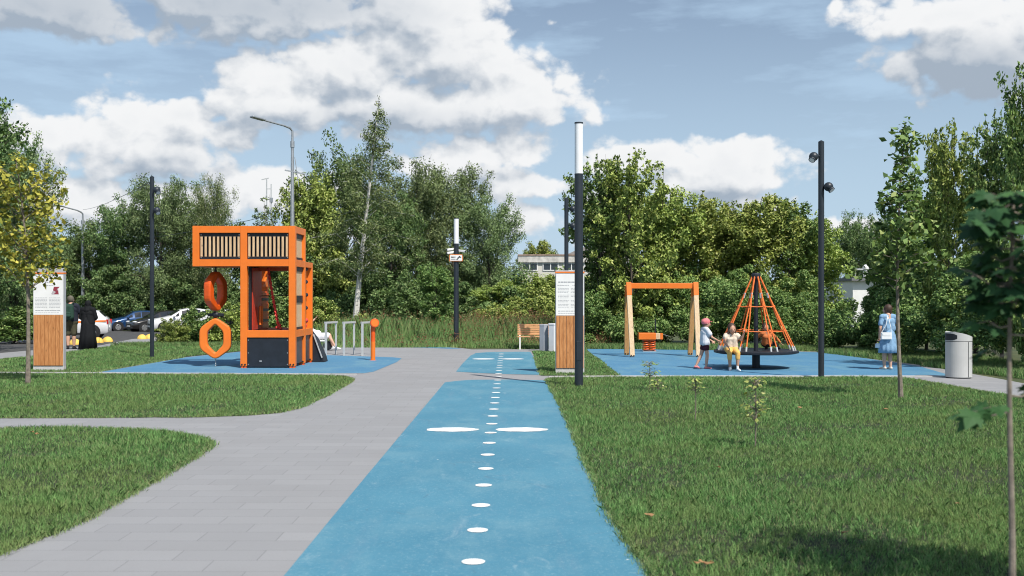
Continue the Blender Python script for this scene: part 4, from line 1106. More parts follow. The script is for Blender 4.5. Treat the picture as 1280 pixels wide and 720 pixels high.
    for xx in (A + t + .035, -t - .035):
        for zz in (.10, (zL0) / 2, zL0 - .07): sc.tube([(xx, .03, zz), (xx, .02, zz)], .016, 8)
    sc.obj('screw', M_BOLT, fp)
    MB().box(A + .49, A + .55, .0255, .0285, .175, .20).obj('emblem', M_GREYP, fp)
    MB().box(A + t, -t, t, D2 - t, zL1 - .06, zL1 - .02).obj('deck', M_BLK, o)
    MB().box(A + t, -t, t, D1 - t, zM + .03, zM + .07).obj('roof_deck', M_BLK, o)
    MB().box(C + t, A, t, D1 - t, zM + .03, zM + .07).obj('roof_deck', M_BLK, o)
    # inside: left wall, orange panel with its shade painted dark red and a grab bar, ladder, gusset, red rope
    MB().box(A + t + .004, A + t + .03, t, D1 - .2, zL1, zM).obj('inner_panel', M_BLK, o)
    rp = MB().box(A + t + .031, A + t + .05, t + .25, D1, zL1, zM - .02).obj('inner_panel', mat('shaded_orange_panel', (.55, .045, .02), .45), o)
    for yy in (.95, 1.16): MB().tube([(A + t + .12, yy, zL1 + .12), (A + t + .12, yy, zL1 + .62)], .03, 8).obj('grab_bar', M_OR, rp)
    xa = A + t + .02
    ld = MB().box(xa - .02, xa, D1 + .02, D2 - t, zL1, zL1 + 1.02).obj('climbing_board', M_ORD, o)
    for k in range(7): MB().box(xa, xa + .03, D1 + .06, D2 - t - .03, zL1 + .04 + k * .145, zL1 + .11 + k * .145).obj('rung', M_BLK if k % 2 else M_ORD, ld)
    f2 = MB(); f2.v = []; f2.add([(xa, D1 + .1, zL1 + 1.15), (xa, D2 - t, zL1 + 1.15), (xa, D2 - t, zM - .05), (xa + .05, D1 + .1, zL1 + 1.15), (xa + .05, D2 - t, zL1 + 1.15), (xa + .05, D2 - t, zM - .05)], [(0, 1, 2), (5, 4, 3), (0, 3, 4, 1), (1, 4, 5, 2), (2, 5, 3, 0)])
    f2.obj('gusset', M_OR, o)
    MB().box(A + t, -t, D1 - .14, D1 - .08, zM - .09, zM).obj('net_bar', M_ORD, o)
    rp = MB(); a0 = Vector((X(335, d0 + .9) - x1, .9, zM - .02)); a1 = Vector((X(348.5, d0 + .7) - x1, .7, zL1 + .06)); n = 46
    for ph in (0, PI):
        rp.tube([a0.lerp(a1, k / n) + Vector((math.cos(k * .9 + ph) * .022, math.sin(k * .9 + ph) * .022, -.06 * math.sin(PI * k / n))) for k in range(n + 1)], .022, 6)
    rp.obj('climbing_rope', M_ROPER, o, smooth=True)
    kn = MB()
    for q in ((0, 0, 0), (.05, 0, -.03), (-.05, .01, -.01), (.02, .03, .05)): kn.ball(a1 + Vector(q), .045, n=10, m=6)
    kn.obj('rope_knot', M_ROPER, o, smooth=True)
    MB().tube([(A + t, D1 - .1, z(370)), (-t, D1 - .1, z(369))], .012, 6).obj('wire', M_BLK, o)
    # climbing wall on the rear bay with dark holds
    cw = MB().box(-.155, -.125, D1 + .02, D2 - t, zL1, z2T - .15).obj('climbing_wall', M_OR, o)
    rr = random.Random(5)
    for k in range(5):
        zz = zL1 + .18 + k * .36
        h = MB(); h.ball((-.11, D1 + .35 + .06 * (k % 2), zz), .055, .14, .05, 10, 6); h.ball((-.10, D1 + .62 - .05 * (k % 2), zz + .02), .05, .08, .055, 8, 6); h.obj('climbing_hold', M_BLK, cw, smooth=True)
    rd = MB(); rd.ball((-.09, D1 + .30, zL1 + .08), .06, .09, .07, 8, 6); rd.ball((-.09, D1 + .52, zL1 + .22), .05, .07, .06, 8, 6); rd.obj('climbing_hold', M_ROPER, cw, smooth=True)
    # black chute at the back right
    MB().prism([(-.12, .92), (.10, .62), (.30, .16), (.34, 0), (-.12, 0)], D2 - .05, D2 + .50).obj('chute', M_BLK, o, bevel=.02)
    MB().bar((.03, D2 - .08, .80), (.27, D2 - .08, .14), .04, .03).obj('chute_rim', M_STEELL, o)
    # two hanging climbing rings
    def ring(c, rz, w_, h_, name='climbing_ring'):
        hexa = [(0, h_), (w_, h_ * .48), (w_, -h_ * .48), (0, -h_), (-w_, -h_ * .48), (-w_, h_ * .48)]; outer = []
        for i in range(6):      # rounded corners
            a, b, c_ = Vector(hexa[i - 1]), Vector(hexa[i]), Vector(hexa[(i + 1) % 6]); u = b.lerp(a, .26); v = b.lerp(c_, .26)
            for t_ in (0, .25, .5, .75, 1.0): q = u.lerp(b, t_).lerp(b.lerp(v, t_), t_); outer.append((q.x, q.y))
        mb = MB(); M_ = Matrix.Translation(c) @ Matrix.Rotation(rz, 4, 'Z'); th = .085; dp = .105
        n = len(outer); V = []
        k_in = .53
        sect = [(-dp, 0), (-dp, 1), (-dp * .5, 1.06), (dp * .5, 1.06), (dp, 1), (dp, 0), (dp * .5, -.06), (-dp * .5, -.06)]
        for (x, z_) in outer:
            for (yy, u) in sect:
                kx = k_in + (1 - k_in) * u; V.append(M_ @ Vector((x * kx, yy, z_ * (1 - (1 - kx) * (.60 + .12 * abs(x) / w_)))))
        m_ = len(sect)
        mb.add(V, [(i * m_ + j, i * m_ + (j + 1) % m_, ((i + 1) % n) * m_ + (j + 1) % m_, ((i + 1) % n) * m_ + j) for i in range(n) for j in range(m_)])
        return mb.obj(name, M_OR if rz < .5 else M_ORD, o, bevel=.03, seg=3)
    cy = .62; dr = d0 + cy; cxr = X(269.5, dr) - x1
    zc1 = Z(364, dr); zc2 = Z(423, dr)
    ring(Vector((cxr, cy, zc1)), R(72), .40, .55); ring(Vector((cxr, cy, zc2)), R(8), .40, .56)
    cn = MB(); cn.tube([(cxr, cy, zM), (cxr, cy, zc1 + .5)], .03, 8); cn.obj('hanger', M_BLK, o)
    cn = MB(); cn.ball((cxr, cy, (zc1 + zc2) / 2), .10, .08, .09, 10, 8); cn.box(cxr - .2, cxr + .22, cy - .04, cy + .04, (zc1 + zc2) / 2 - .04, (zc1 + zc2) / 2 + .04); cn.obj('ring_joint', M_BLK, o, bevel=.01)
    cn = MB()
    for k in range(4): cn.ball((cxr, cy, .03 + k * .05), .018, .018, .026, 8, 6)
    cn.obj('ground_chain', M_STEEL, o, smooth=True)
tower()

# ---------------------------------------------------------------- exercise bars and talking tube
for (xa, xb, lab) in ((407.4, 420, 'left one of three low steel hurdle frames behind the play tower'), (430, 442.6, 'middle one of three low steel hurdle frames'), (453, 464.2, 'right one of three low steel hurdle frames, next to the orange talking tube')):
    a, b = P(xa, 444.6), P(xb, 443.8); o = thing('hurdle_frame', lab, 'exercise bar', (a.x, a.y, 0), 0, 'three steel hurdle frames')
    v = Vector((b.x - a.x, .62, 0)); h = 41.2 * a.y / F
    v.x = X(xb, a.y + .62) - a.x
    MB().box(-.035, .035, -.035, .035, 0, h - .031).obj('leg', M_STEELL, o, bevel=.006)
    MB().box(v.x - .03, v.x + .03, v.y - .03, v.y + .03, 0, h - .031).obj('leg', M_STEELL, o, bevel=.006)
    MB().bar((-.03, -.03, h), (v.x + .03, v.y + .03, h), .06, .06).obj('crossbar', M_STEELL, o, bevel=.006)
def tube_toy():
    p = P(466.2, 450.6); s = p.y / F; o = thing('talking_tube', 'orange upright talking tube with a round mouthpiece on the left play surface', 'play equipment', p)
    h = (450.6 - 405) * s; r = 2.9 * s
    MB().lathe([(r * 1.5, 0), (r * 1.5, .012), (r, .014), (r, h * .52)], n=20).obj('post', M_OR, o, smooth=False)
    MB().tube([(0, 0, h * .52), (0, 0, h * .85), (.01, -.02, h * .95), (.05, -.10, h)], [r * .99, r * .99, r, r * 1.05], 18).obj('upper_tube', M_ORD, o, smooth=True)
    c = Vector((.05, -.06, h + .03)); dr = Vector((.28, -1, .05)).normalized()
    hr = MB(); hr.tube([c - dr * .14, c + dr * .08], [r * 1.75, r * 1.9], 24); b = hr.obj('mouthpiece', M_ORD, o, bevel=.008)
    MB().tube([c + dr * .081, c + dr * .086], r * 1.5, 24).obj('mouth_disc', M_OR, b)
tube_toy()

# ---------------------------------------------------------------- swing frame
def swing():
    a = P(790.4, 446.8); b = P(873, 446.8); dF = a.y; dB = P(790, 444.4).y; dm = (dF + dB) / 2
    xl = X(785.6, dm); xr = X(869.2, dm); ht = Z(353, dm)
    o = thing('swing_frame', 'pale timber A-frame with an orange crossbar on the right play surface', 'swing frame', ((xl + xr) / 2, dm, 0)); hw = (xr - xl) / 2
    for s in (-1, 1):
        xt = s * hw; fb = Vector(((a.x if s < 0 else b.x) - o.location.x, dF - dm, .03)); bb = Vector((s * hw + (.0 if s < 0 else -.02), dB - dm, .03))
        if s > 0: bb.x = X(862.5, dB) - o.location.x
        else: bb.x = X(783.2, dB) - o.location.x
        tp = Vector((xt, -.04, ht - .07)); tb = Vector((xt - .02, .12, ht - .1))
        MB().bar(fb, fb.lerp(tp, .845), .145, .13, (0, 1, 0)).obj('leg', M_PINE, o, bevel=.008)
        cp = MB().bar(fb.lerp(tp, .846), tp + (tp - fb).normalized() * .07, .155, .14, (0, 1, 0)).obj('leg_cap', M_OR, o, bevel=.008)
        MB().bar(bb, bb.lerp(tb, .845), .145, .13, (0, 1, 0)).obj('leg', M_PINESHADED, o, bevel=.008)
        MB().bar(bb.lerp(tb, .846), tb, .152, .137, (0, 1, 0)).obj('leg_cap', M_OR, o, bevel=.008)
        for q in (fb, bb):
            bl = MB()
            for k in (-1, 1): bl.tube([(q.x + k * .04, q.y - .07, .06), (q.x + k * .04, q.y - .09, .06)], .022, 10)
            bl.obj('bolt', M_BLK, o)
            MB().box(q.x - .05, q.x + .05, q.y - .04, q.y + .04, -.01, .04).obj('foot', M_STEEL, o)
    MB().box(-hw + .07, hw - .07, -.06, .06, ht - .19, ht - .02).obj('crossbar', M_OR, o, bevel=.008)
swing()

# ---------------------------------------------------------------- spring rider behind the swing frame
def spring_rider():
    p = P(811.5, 439.6); s = p.y / F; o = thing('spring_rider', 'orange box-shaped spring rider seen through the timber swing frame', 'spring rider', p)
    q = lambda x: (x - 811.5) * s
    zz = lambda y: (439.6 - y) * s
    for cx in (-4.2, 3.6):
        cc = q(811.5 + cx); turns = 5; n = 70; hh = zz(424.5)
        MB().tube([(cc + .10 * math.cos(turns * 2 * PI * k / n), .10 * math.sin(turns * 2 * PI * k / n), .03 + (hh - .03) * k / n) for k in range(n + 1)], .022, 6).obj('spring', M_ORD, o, smooth=True)
    MB().box(q(803), q(820), -.14, .14, 0, .03).obj('base_plate', M_STEEL, o, bevel=.005)
    MB().box(q(797.8), q(819), -.17, .17, zz(424.3), zz(416)).obj('seat_box', M_OR, o, bevel=.012)
    MB().box(q(819.4), q(827.8), -.07, .07, zz(424), zz(416.6)).obj('footrest', M_PINE, o, bevel=.012)
    MB().box(q(825), q(828.4), -.075, .075, zz(424.1), zz(416.4)).obj('end_cap', M_OR, o)
    MB().tube([(q(819.3), 0, zz(428)), (q(819.3), 0, zz(399))], .022, 8).obj('handle', M_BLK, o)
    MB().tube([(q(819.3), -.16, zz(404)), (q(819.3), .16, zz(404))], .02, 8).obj('hand_grip', M_BLK, o)
    MB().tube([(q(828), 0, zz(418)), (q(835), 0, zz(420))], .015, 6).obj('tail_bar', M_BLK, o)
spring_rider()

# ---------------------------------------------------------------- rope cone carousel
CAR = P(945, 460.3)
def carousel():
    p = CAR; s = p.y / F; o = thing('rope_carousel', 'spinning cone of orange ropes on a round black platform', 'carousel', p)
    zd = .44; Rr = 52 * s; zt = (460.3 - 343.5) * s
    MB().lathe([(.13, 0), (.13, .02), (.10, .022), (.10, zd - .06)], n=24).obj('lower_post', M_BLK, o)
    MB().lathe([(.060, zd), (.052, zt + .02)], n=20).obj('mast', M_BLK, o)
    MB().lathe([(.02, zd - .075), (Rr * .9, zd - .055), (Rr, zd - .03), (Rr, zd + .02), (Rr - .03, zd + .04), (Rr - .07, zd + .02), (.02, zd + .01)], n=56).obj('platform', M_BLK, o, smooth=False)
    MB().lathe([(.11, zt - .10), (.12, zt - .05), (.12, zt + .01), (.08, zt + .05)], n=16).obj('mast_cap', M_BLK, o)
    zk = (460.3 - 371) * s; rt, rk = .07, .26
    def rad(z): return .08 + (zt - z) / (zt - zd) * (Rr * .95 - .08)
    n = 8; kn = []
    for k in range(n):
        a = 2 * PI * (k + .30) / n; rp = MB(); c = lambda r_, z_, da=0: Vector((r_ * math.cos(a + da), r_ * math.sin(a + da), z_))
        rp.tube([c(.09, zt - .02), c(rad(zk), zk)], .020, 6)
        for sg in (-1, 1): rp.tube([c(rad(zk), zk), c(rad((zk + zd) / 2) * 1.0, (zk + zd) / 2, sg * .075), c(Rr * .94, zd + .05, sg * .085)], .017, 6)
        r_ = rp.obj('rope', M_ROPE, o)
        for sg in (-1, 1): MB().tube([c(Rr * .94, zd + .03, sg * .085), c(Rr * .90, zd + .15, sg * .082)], .024, 8).obj('rope_clamp', M_STEELL, r_)
        MB().tube([c(rad(zk) * .97, zk - .03), c(rad(zk + .10) * 1.0, zk + .10)], .022, 8).obj('rope_clamp', M_STEELL, r_)
        MB().tube([c(.10, zt - .08), c(.085, zt + .01)], .022, 8).obj('rope_clamp', M_STEELL, r_)
    for py in (383, 413.2):
        z_ = (460.3 - py) * s + .0; r_ = rad(z_) * 1.01; rg = MB()
        pts = [Vector((r_ * math.cos(2 * PI * (k + .30) / n), r_ * math.sin(2 * PI * (k + .30) / n), z_)) for k in range(n)]
        for k in range(n):
            a, b = pts[k], pts[(k + 1) % n]; m_ = (a + b) / 2 - Vector((0, 0, .012)); rg.tube([a, m_, b], .015, 6)
        for q in pts: rg.ball(q, .035, n=8, m=6)
        rg.obj('ring_rope', M_ROPE, o)
carousel()

# ---------------------------------------------------------------- bench and bins
def bench():
    p = P(648, 437); s = p.y / F; o = thing('park_bench', 'wooden slatted bench with white legs left of the two grey bins', 'bench', p)
    wd = 1.5; zb = .46
    for x in (.03, wd - .07):
        MB().box(x, x + .05, .0, .05, 0, .43).obj('leg', M_WHITE, o, bevel=.004); MB().box(x, x + .05, .42, .47, 0, .43).obj('leg', M_WHITE, o, bevel=.004)
        MB().bar((x + .025, .46, .40), (x + .025, .60, .88), .05, .04).obj('back_support', M_WHITE, o)
    for k in range(5): MB().box(-.03, wd, .0 + k * .093, .08 + k * .093, .43, .465).obj('seat_slat', M_BENCHW, o, bevel=.005)
    for k in range(5):
        z0 = .50 + k * .078; y0 = .455 + k * .024; MB().box(-.03, wd, y0, y0 + .035, z0, z0 + .065).obj('back_slat', M_BENCHW, o, bevel=.005)
bench()
def hex_bin(px0, px1, pb, top, label, m_):
    a = P((px0 + px1) / 2, pb); s = a.y / F; wd = (px1 - px0) * s / 2; h = (pb - top) * s
    o = thing('litter_bin', label, 'litter bin', (a.x, a.y + .22, 0)); n = 6
    prof = [(wd * math.cos(2 * PI * k / n + .52) * 1.12, wd * math.sin(2 * PI * k / n + .52) * 1.12) for k in range(n)]
    MB().plate(prof, .03, h - .06).obj('body', m_, o, bevel=.008)
    MB().plate([(x * 1.04, y * 1.04) for x, y in prof], h - .06, h).obj('lid', m_, o, bevel=.01)
    MB().plate([(x * .9, y * .9) for x, y in prof], 0, .03).obj('plinth', M_BLK, o)
hex_bin(674.5, 685.5, 440.3, 405.5, 'grey faceted litter bin beside the end of the bench', mat('bin_grey', (.36, .38, .42), .5, .1, .06, 4))
hex_bin(685.8, 699, 440.8, 404.5, 'white faceted litter bin half hidden by the right information board', mat('bin_white', (.68, .69, .72), .5, 0, .05, 4))
def big_bin():
    p = P(1203, 473.6); s = p.y / F; rx = 16 * s; ry = rx * .92; o = thing('litter_bin', 'large pale grey oval litter bin with a slanted hood beside the right path', 'litter bin', (p.x, p.y + .2, 0)); s = (p.y) / F
    zb = (473.6 - 427.3) * s; zt0 = (473.6 - 414.5) * s; zt1 = (473.6 - 422) * s
    mg = mat('bin_shell', (.50, .50, .49), .45, .1, .05, 3, .03, 100)
    MB().lathe([(rx, .03), (rx, zb)], n=40, sy=ry / rx).obj('body', mg, o, smooth=False, bevel=.006)
    MB().lathe([(rx * .93, 0), (rx * .93, .03)], n=40, sy=ry / rx).obj('plinth', M_BLK, o)
    n = 40; hd = MB(); ring0 = []; ring1 = []
    for k in range(n):
        a = 2 * PI * k / n; x = rx * math.cos(a); y = ry * math.sin(a); u = (x / rx + 1) / 2
        zt = zt0 + (zt1 - zt0) * u ** 1.6 if u > .25 else zt0 - .02 * (1 - u / .25) ** 2
        ring0.append((x * 1.01, y * 1.01, zb + .012)); ring1.append((x * 1.01, y * 1.01, zt))
    hd.add(ring0 + ring1 + [(0, 0, (zt0 + zt1) / 2 + .03)], [(k, (k + 1) % n, n + (k + 1) % n, n + k) for k in range(n)] + [(n + k, n + (k + 1) % n, 2 * n) for k in range(n)] + [tuple(reversed(range(n)))])
    h = hd.obj('hood', mg, o)
    MB().box(-.004 + rx * .40, .008 + rx * .40, -ry * .93, -ry * .90, .04, zb - .004).obj('door_gap', M_BLK, o)
    MB().lathe([(rx * 1.0, zb), (rx * 1.0, zb + .012)], n=40, sy=ry / rx).obj('seam', M_BLK, o)
    # opening at the left of the hood: a dark insert bulging a little from the hood
    op = MB(); m = 10; vs = []; zo0, zo1 = zb + .03, zt0 - .045
    for j in range(2):
        for k in range(m + 1):
            a = PI * (.80 + .55 * k / m); r_ = 1.016; e = abs(k / m * 2 - 1) ** 4 * .04
            vs.append((rx * r_ * math.cos(a), ry * r_ * math.sin(a), (zo0 + e) if j == 0 else (zo1 - e)))
    op.add(vs, [(k, k + 1, m + 2 + k, m + 1 + k) for k in range(m)]); op.obj('opening', M_BLK, h)
big_bin()

# ---------------------------------------------------------------- yellow half-ball bollards
for i, (px, py, lab) in enumerate([(134.5, 427.5, 'yellow half-ball stone right of the woman in the black dress'), (122.5, 428.5, 'yellow half-ball stone directly beside the hem of the black dress'), (177.5, 424.0, 'yellow half-ball stone just left of the black spotlight post'), (187, 423.5, 'yellow half-ball stone partly behind the black spotlight post'), (93.5, 430.8, 'yellow half-ball stone between the legs of the man and the woman in black')]):
    p = P(px, py); o = MB().ball((0, 0, .0), .23, .23, .24, 20, 10).obj('bollard', mat('yellow_concrete', (.78, .50, .10), .7, 0, .12, 6, .2, 60), smooth=True)
    o.location = p; tag(o, lab, 'bollard', 'yellow half-ball stones along the car park')

# ---------------------------------------------------------------- cars
M_GLASS = mat('car_glass', (.012, .016, .020), .06, 0, 0, spec=.9)
M_TYRE = mat('tyre', (.012, .012, .013), .8, 0, .2, 9)
M_RIM = mat('wheel_rim', (.50, .51, .52), .3, .7, 0)
M_TRIM = mat('black_trim', (.016, .016, .018), .5, 0, .1, 9)
M_HEAD = mat('headlight_glass', (.62, .65, .68), .08, .3, 0, spec=.9)
M_TAIL = mat('tail_light', (.42, .012, .012), .15, 0, 0)
def paint(name, col, metal=.3):
    m = mat(name, col, .22, metal, .03, 2); b = m.node_tree.nodes['Principled BSDF']; b.inputs['Coat Weight'].default_value = .8; b.inputs['Coat Roughness'].default_value = .05; return m
def car(px, d, rz, label, pm, kind='hatch', band=None):
    """front of the car points to -x before turning"""
    o = thing('parked_car', label, 'car', (X(px, d), d, gz(d)), rz, 'cars parked on the car park')
    # station: x, z bottom, z shoulder, z top, half width, half width at top
    if kind == 'hatch':
        S = [(-2.08, .34, .52, .60, .60, .50), (-2.02, .24, .60, .70, .76, .62), (-1.75, .20, .68, .80, .84, .70), (-1.2, .20, .80, .93, .86, .74), (-.92, .20, .88, .99, .87, .74),
             (-.15, .20, .94, 1.40, .87, .60), (.35, .20, .96, 1.48, .87, .61), (1.0, .20, .98, 1.47, .87, .60), (1.55, .22, 1.0, 1.38, .86, .56), (1.92, .26, .98, 1.04, .82, .62), (2.02, .32, .72, .80, .76, .62)]
        cab = (4, 8)
    elif kind == 'suv':
        S = [(-2.1, .36, .60, .70, .62, .52), (-2.04, .26, .70, .82, .80, .66), (-1.75, .24, .80, .93, .88, .74), (-1.15, .24, .92, 1.03, .90, .78), (-.85, .24, .98, 1.10, .90, .76),
             (-.15, .24, 1.02, 1.52, .90, .64), (.4, .24, 1.04, 1.62, .90, .65), (1.2, .24, 1.06, 1.60, .90, .64), (1.8, .26, 1.06, 1.50, .88, .60), (2.08, .30, 1.02, 1.10, .84, .64), (2.14, .36, .78, .84, .78, .62)]
        cab = (4, 8)
    def sect(st):
        x, zb, zs, zt, w, wt = st
        return [(x, 0, zb), (x, -w * .9, zb), (x, -w, zb + .14), (x, -w * 1.01, (zb + zs) / 2 + .08), (x, -w * .98, zs - .03), (x, -w * .955, zs + .01), (x, -wt - .02, zt - .06), (x, -wt * .86, zt - .01), (x, 0, zt + .015)]
    rows = []
    for st in S:
        h = sect(st); rows.append(h + [(p[0], -p[1], p[2]) for p in reversed(h[1:-1])])
    m_ = len(rows[0]); b = MB(); vs = [p for r_ in rows for p in r_]
    fs = [(i * m_ + k, i * m_ + (k + 1) % m_, (i + 1) * m_ + (k + 1) % m_, (i + 1) * m_ + k) for i in range(len(S) - 1) for k in range(m_)]
    fs += [tuple(range(m_)), tuple(reversed(range((len(S) - 1) * m_, len(S) * m_)))]
    b.add(vs, fs); body = b.obj('body', pm, o, bevel=.02, smooth=True)
    # glass, set just outside the bodywork
    def lerp(p, q, t): return tuple(p[i] + (q[i] - p[i]) * t for i in range(3))
    def pane(i, j, ka, kb, name, ins=.10, side=1, parent=o, m=M_GLASS):
        a0, a1 = rows[i][ka], rows[i][kb]; b0, b1 = rows[j][ka], rows[j][kb]
        c = [lerp(lerp(a0, a1, v), lerp(b0, b1, v), u) for u, v in ((ins, ins * 1.1), (1 - ins, ins * 1.1), (1 - ins, 1 - ins), (ins, 1 - ins))]
        P_ = [Vector(q) for q in c]; n = (P_[1] - P_[0]).cross(P_[3] - P_[0]).normalized()
        cen = sum(P_, Vector()) / 4 - Vector((0, 0, .9))
        if n.dot(cen) < 0: n = -n
        MB().add([q + n * .012 for q in P_] + [q - n * .01 for q in P_], [(0, 1, 2, 3), (7, 6, 5, 4), (0, 4, 5, 1), (1, 5, 6, 2), (2, 6, 7, 3), (3, 7, 4, 0)]).obj(name, m, parent)
    for (ka, kb) in ((5, 6), (m_ - 5, m_ - 6)):
        pane(4, 5, ka, kb, 'side_window', .16); pane(5, 6, ka, kb, 'side_window', .06); pane(6, 7, ka, kb, 'side_window', .05); pane(7, 8, ka, kb, 'side_window', .14)
    # windscreen and rear window across the roof strip
    def across(i, j, t0, t1, name):
        L0, R0, L1, R1 = rows[i][7], rows[i][m_ - 7], rows[j][7], rows[j][m_ - 7]
        q = [Vector(lerp(L0, L1, t0)), Vector(lerp(L0, L1, t1)), Vector(lerp(R0, R1, t1)), Vector(lerp(R0, R1, t0))]
        cz = .035
        mid = [(q[0] + q[3]) / 2 + Vector((0, 0, cz)), (q[1] + q[2]) / 2 + Vector((0, 0, cz))]
        up = Vector((0, 0, .014))
        MB().add([v + up for v in (q[0], q[1], mid[1], mid[0], q[2], q[3])] + [v - up for v in (q[0], q[1], mid[1], mid[0], q[2], q[3])], [(0, 1, 2, 3), (3, 2, 4, 5), (6, 9, 8, 7), (9, 11, 10, 8), (0, 6, 7, 1), (5, 4, 10, 11)]).obj(name, M_GLASS, o)
    across(4, 5, .08, .94, 'windscreen'); across(8, 9, .08, .85, 'rear_window')
    # wheels with arches
    for wx in (-1.32, 1.28):
        for s in (-1, 1):
            w_ = S[4][4]
            MB().tube([(wx, s * (w_ - .05), .33), (wx, s * (w_ + .012), .33)], .40, 22).obj('wheel_arch', M_TRIM, body)
            wh = MB().tube([(wx, s * (w_ - .17), .31), (wx, s * (w_ - .16), .31), (wx, s * (w_ + .018), .31), (wx, s * (w_ + .03), .31)], [.28, .315, .315, .29], 24).obj('wheel', M_TYRE, o)
            MB().tube([(wx, s * (w_ + .0), .31), (wx, s * (w_ + .036), .31)], .205, 20).obj('rim', M_RIM, wh, bevel=.01)
            sp = MB()
            for k in range(5):
                a = k * 2 * PI / 5 + .3; sp.bar((wx + .10 * math.cos(a), s * (w_ + .039), .31 + .10 * math.sin(a)), (wx + .17 * math.cos(a), s * (w_ + .039), .31 + .17 * math.sin(a)), .055, .006)
            sp.obj('rim_opening', M_TRIM, wh)
    for s in (-1, 1):
        zs = S[2][2]
        MB().ball((-1.90, s * .62, zs + .02), .17, .17, .085, 12, 8, Matrix.Rotation(R(-18 * s), 4, 'Z')).obj('headlight', M_HEAD, o, smooth=True)
        MB().box(1.93, 2.04, s * .70 - .09, s * .70 + .09, S[9][2] - .26, S[9][2] - .02).obj('tail_light', M_TAIL, o, bevel=.03)
        mr = MB().ball((-.62, s * (S[4][4] + .10), S[4][2] + .12), .10, .11, .075, 10, 8).obj('mirror', pm, o, smooth=True)
        MB().bar((-.60, s * (S[4][4] - .05), S[4][2] + .06), (-.60, s * (S[4][4] + .06), S[4][2] + .09), .04).obj('mirror_arm', M_TRIM, mr)
        for hx in (.12, 1.0): MB().box(hx, hx + .16, s * (S[4][4] + .012) - .012, s * (S[4][4] + .012) + .012, S[4][2] - .13, S[4][2] - .10).obj('door_handle', M_TRIM if pm is not MATS.get('paint_white') else M_GREYP, o, bevel=.008)
        MB().box(-1.0, .98, s * (S[4][4] + .004) - .012, s * (S[4][4] + .004) + .012, .20, .31).obj('sill', M_TRIM, o, bevel=.01)
        ga = MB()
        for hx in (-.80, .02, .92): ga.box(hx, hx + .010, s * (S[4][4] + .006) - .006, s * (S[4][4] + .006) + .004, .34, S[4][2] - .02)
        ga.obj('door_gap', M_TRIM, body)
        if band: MB().add([(-.82, s * (S[4][4] + .014), S[4][2] - .17), (1.95, s * (S[4][4] - .01), S[4][2] - .02), (1.95, s * (S[4][4] - .02), S[4][2] + .05), (-.82, s * (S[4][4] + .010), S[4][2] - .04)], [(0, 1, 2, 3)]).obj('side_band', band, o)
    MB().box(-2.12, -2.02, -.42, .42, .46, .60).obj('grille', M_TRIM, o, bevel=.02); MB().box(-2.11, -2.0, -.60, .60, .24, .34).obj('bumper_intake', M_TRIM, o, bevel=.02)
    MB().box(-2.13, -2.115, -.26, .26, .37, .47).obj('number_plate', M_WHITE, o); MB().box(2.02, 2.045, -.26, .26, .56, .67).obj('number_plate', M_WHITE, o)
    return o
car(84, 53.5, R(14), 'white car with an orange side band behind the woman in the black dress', paint('paint_white', (.70, .71, .73), 0), 'hatch', M_OR)
car(167, 78, R(35), 'dark blue car facing left beside the black spotlight post', paint('paint_blue', (.012, .055, .16)), 'hatch')
car(198, 75, R(40), 'black car half hidden behind the black spotlight post', paint('paint_black', (.020, .018, .018)), 'hatch')
car(226, 73, R(30), 'white car with black grille right of the black spotlight post', paint('paint_white', (.70, .71, .73), 0), 'suv')
car(257, 76, R(30), 'white car farthest behind, partly hidden by the bushes', paint('paint_white', (.70, .71, .73), 0), 'suv')
car(292, 70, R(35), 'dark car behind the two hanging climbing rings', paint('paint_grey', (.035, .045, .055)), 'suv')

# ---------------------------------------------------------------- people
def skin(name, c): return mat(name, c, .55, 0, .06, 12)
SK = skin('skin', (.58, .34, .24)); SK2 = skin('skin_tan', (.46, .25, .165))
def cloth(name, c, var=.10): return mat(name, c, .85, 0, var, 14, .3, 70, .25)
class Body:
    """closed tapered capsules and ellipsoids fused into one skin"""
    def __init__(s): s.mb = MB()
    def cap(s, a, b, ra, rb, n=12, flat=1.0):
        a, b = Vector(a), Vector(b); d = b - a; L = max(d.length, 1e-4); d = d / L
        ks = [-1, -.85, -.5, 0, .5, 1, 1.5, 1.85, 2]; pts = []; rr = []
        for k in (-1, -.8, -.4): pts.append(a + d * ra * k); rr.append(ra * math.sqrt(max(.02, 1 - k * k)))
        for k in (0, .33, .66, 1): pts.append(a + d * L * k); rr.append(ra + (rb - ra) * k)
        for k in (.4, .8, 1): pts.append(b + d * rb * k); rr.append(rb * math.sqrt(max(.02, 1 - k * k)))
        s.mb.tube(pts, rr, n); return s
    def ball(s, c, rx, ry, rz, M=None): s.mb.ball(c, rx, ry, rz, 16, 12, M); return s
    def chain(s, pts, rs):
        for i in range(len(pts) - 1): s.cap(pts[i], pts[i + 1], rs[i], rs[i + 1])
        return s
    def obj(s, name, m, parent, vox=.009, sm=2):
        o = s.mb.obj(name, m, parent)
        r = o.modifiers.new('fuse', 'REMESH'); r.mode = 'VOXEL'; r.voxel_size = vox; r.use_smooth_shade = True
        if sm:
            q = o.modifiers.new('soft', 'SMOOTH'); q.factor = .5; q.iterations = sm
        return o
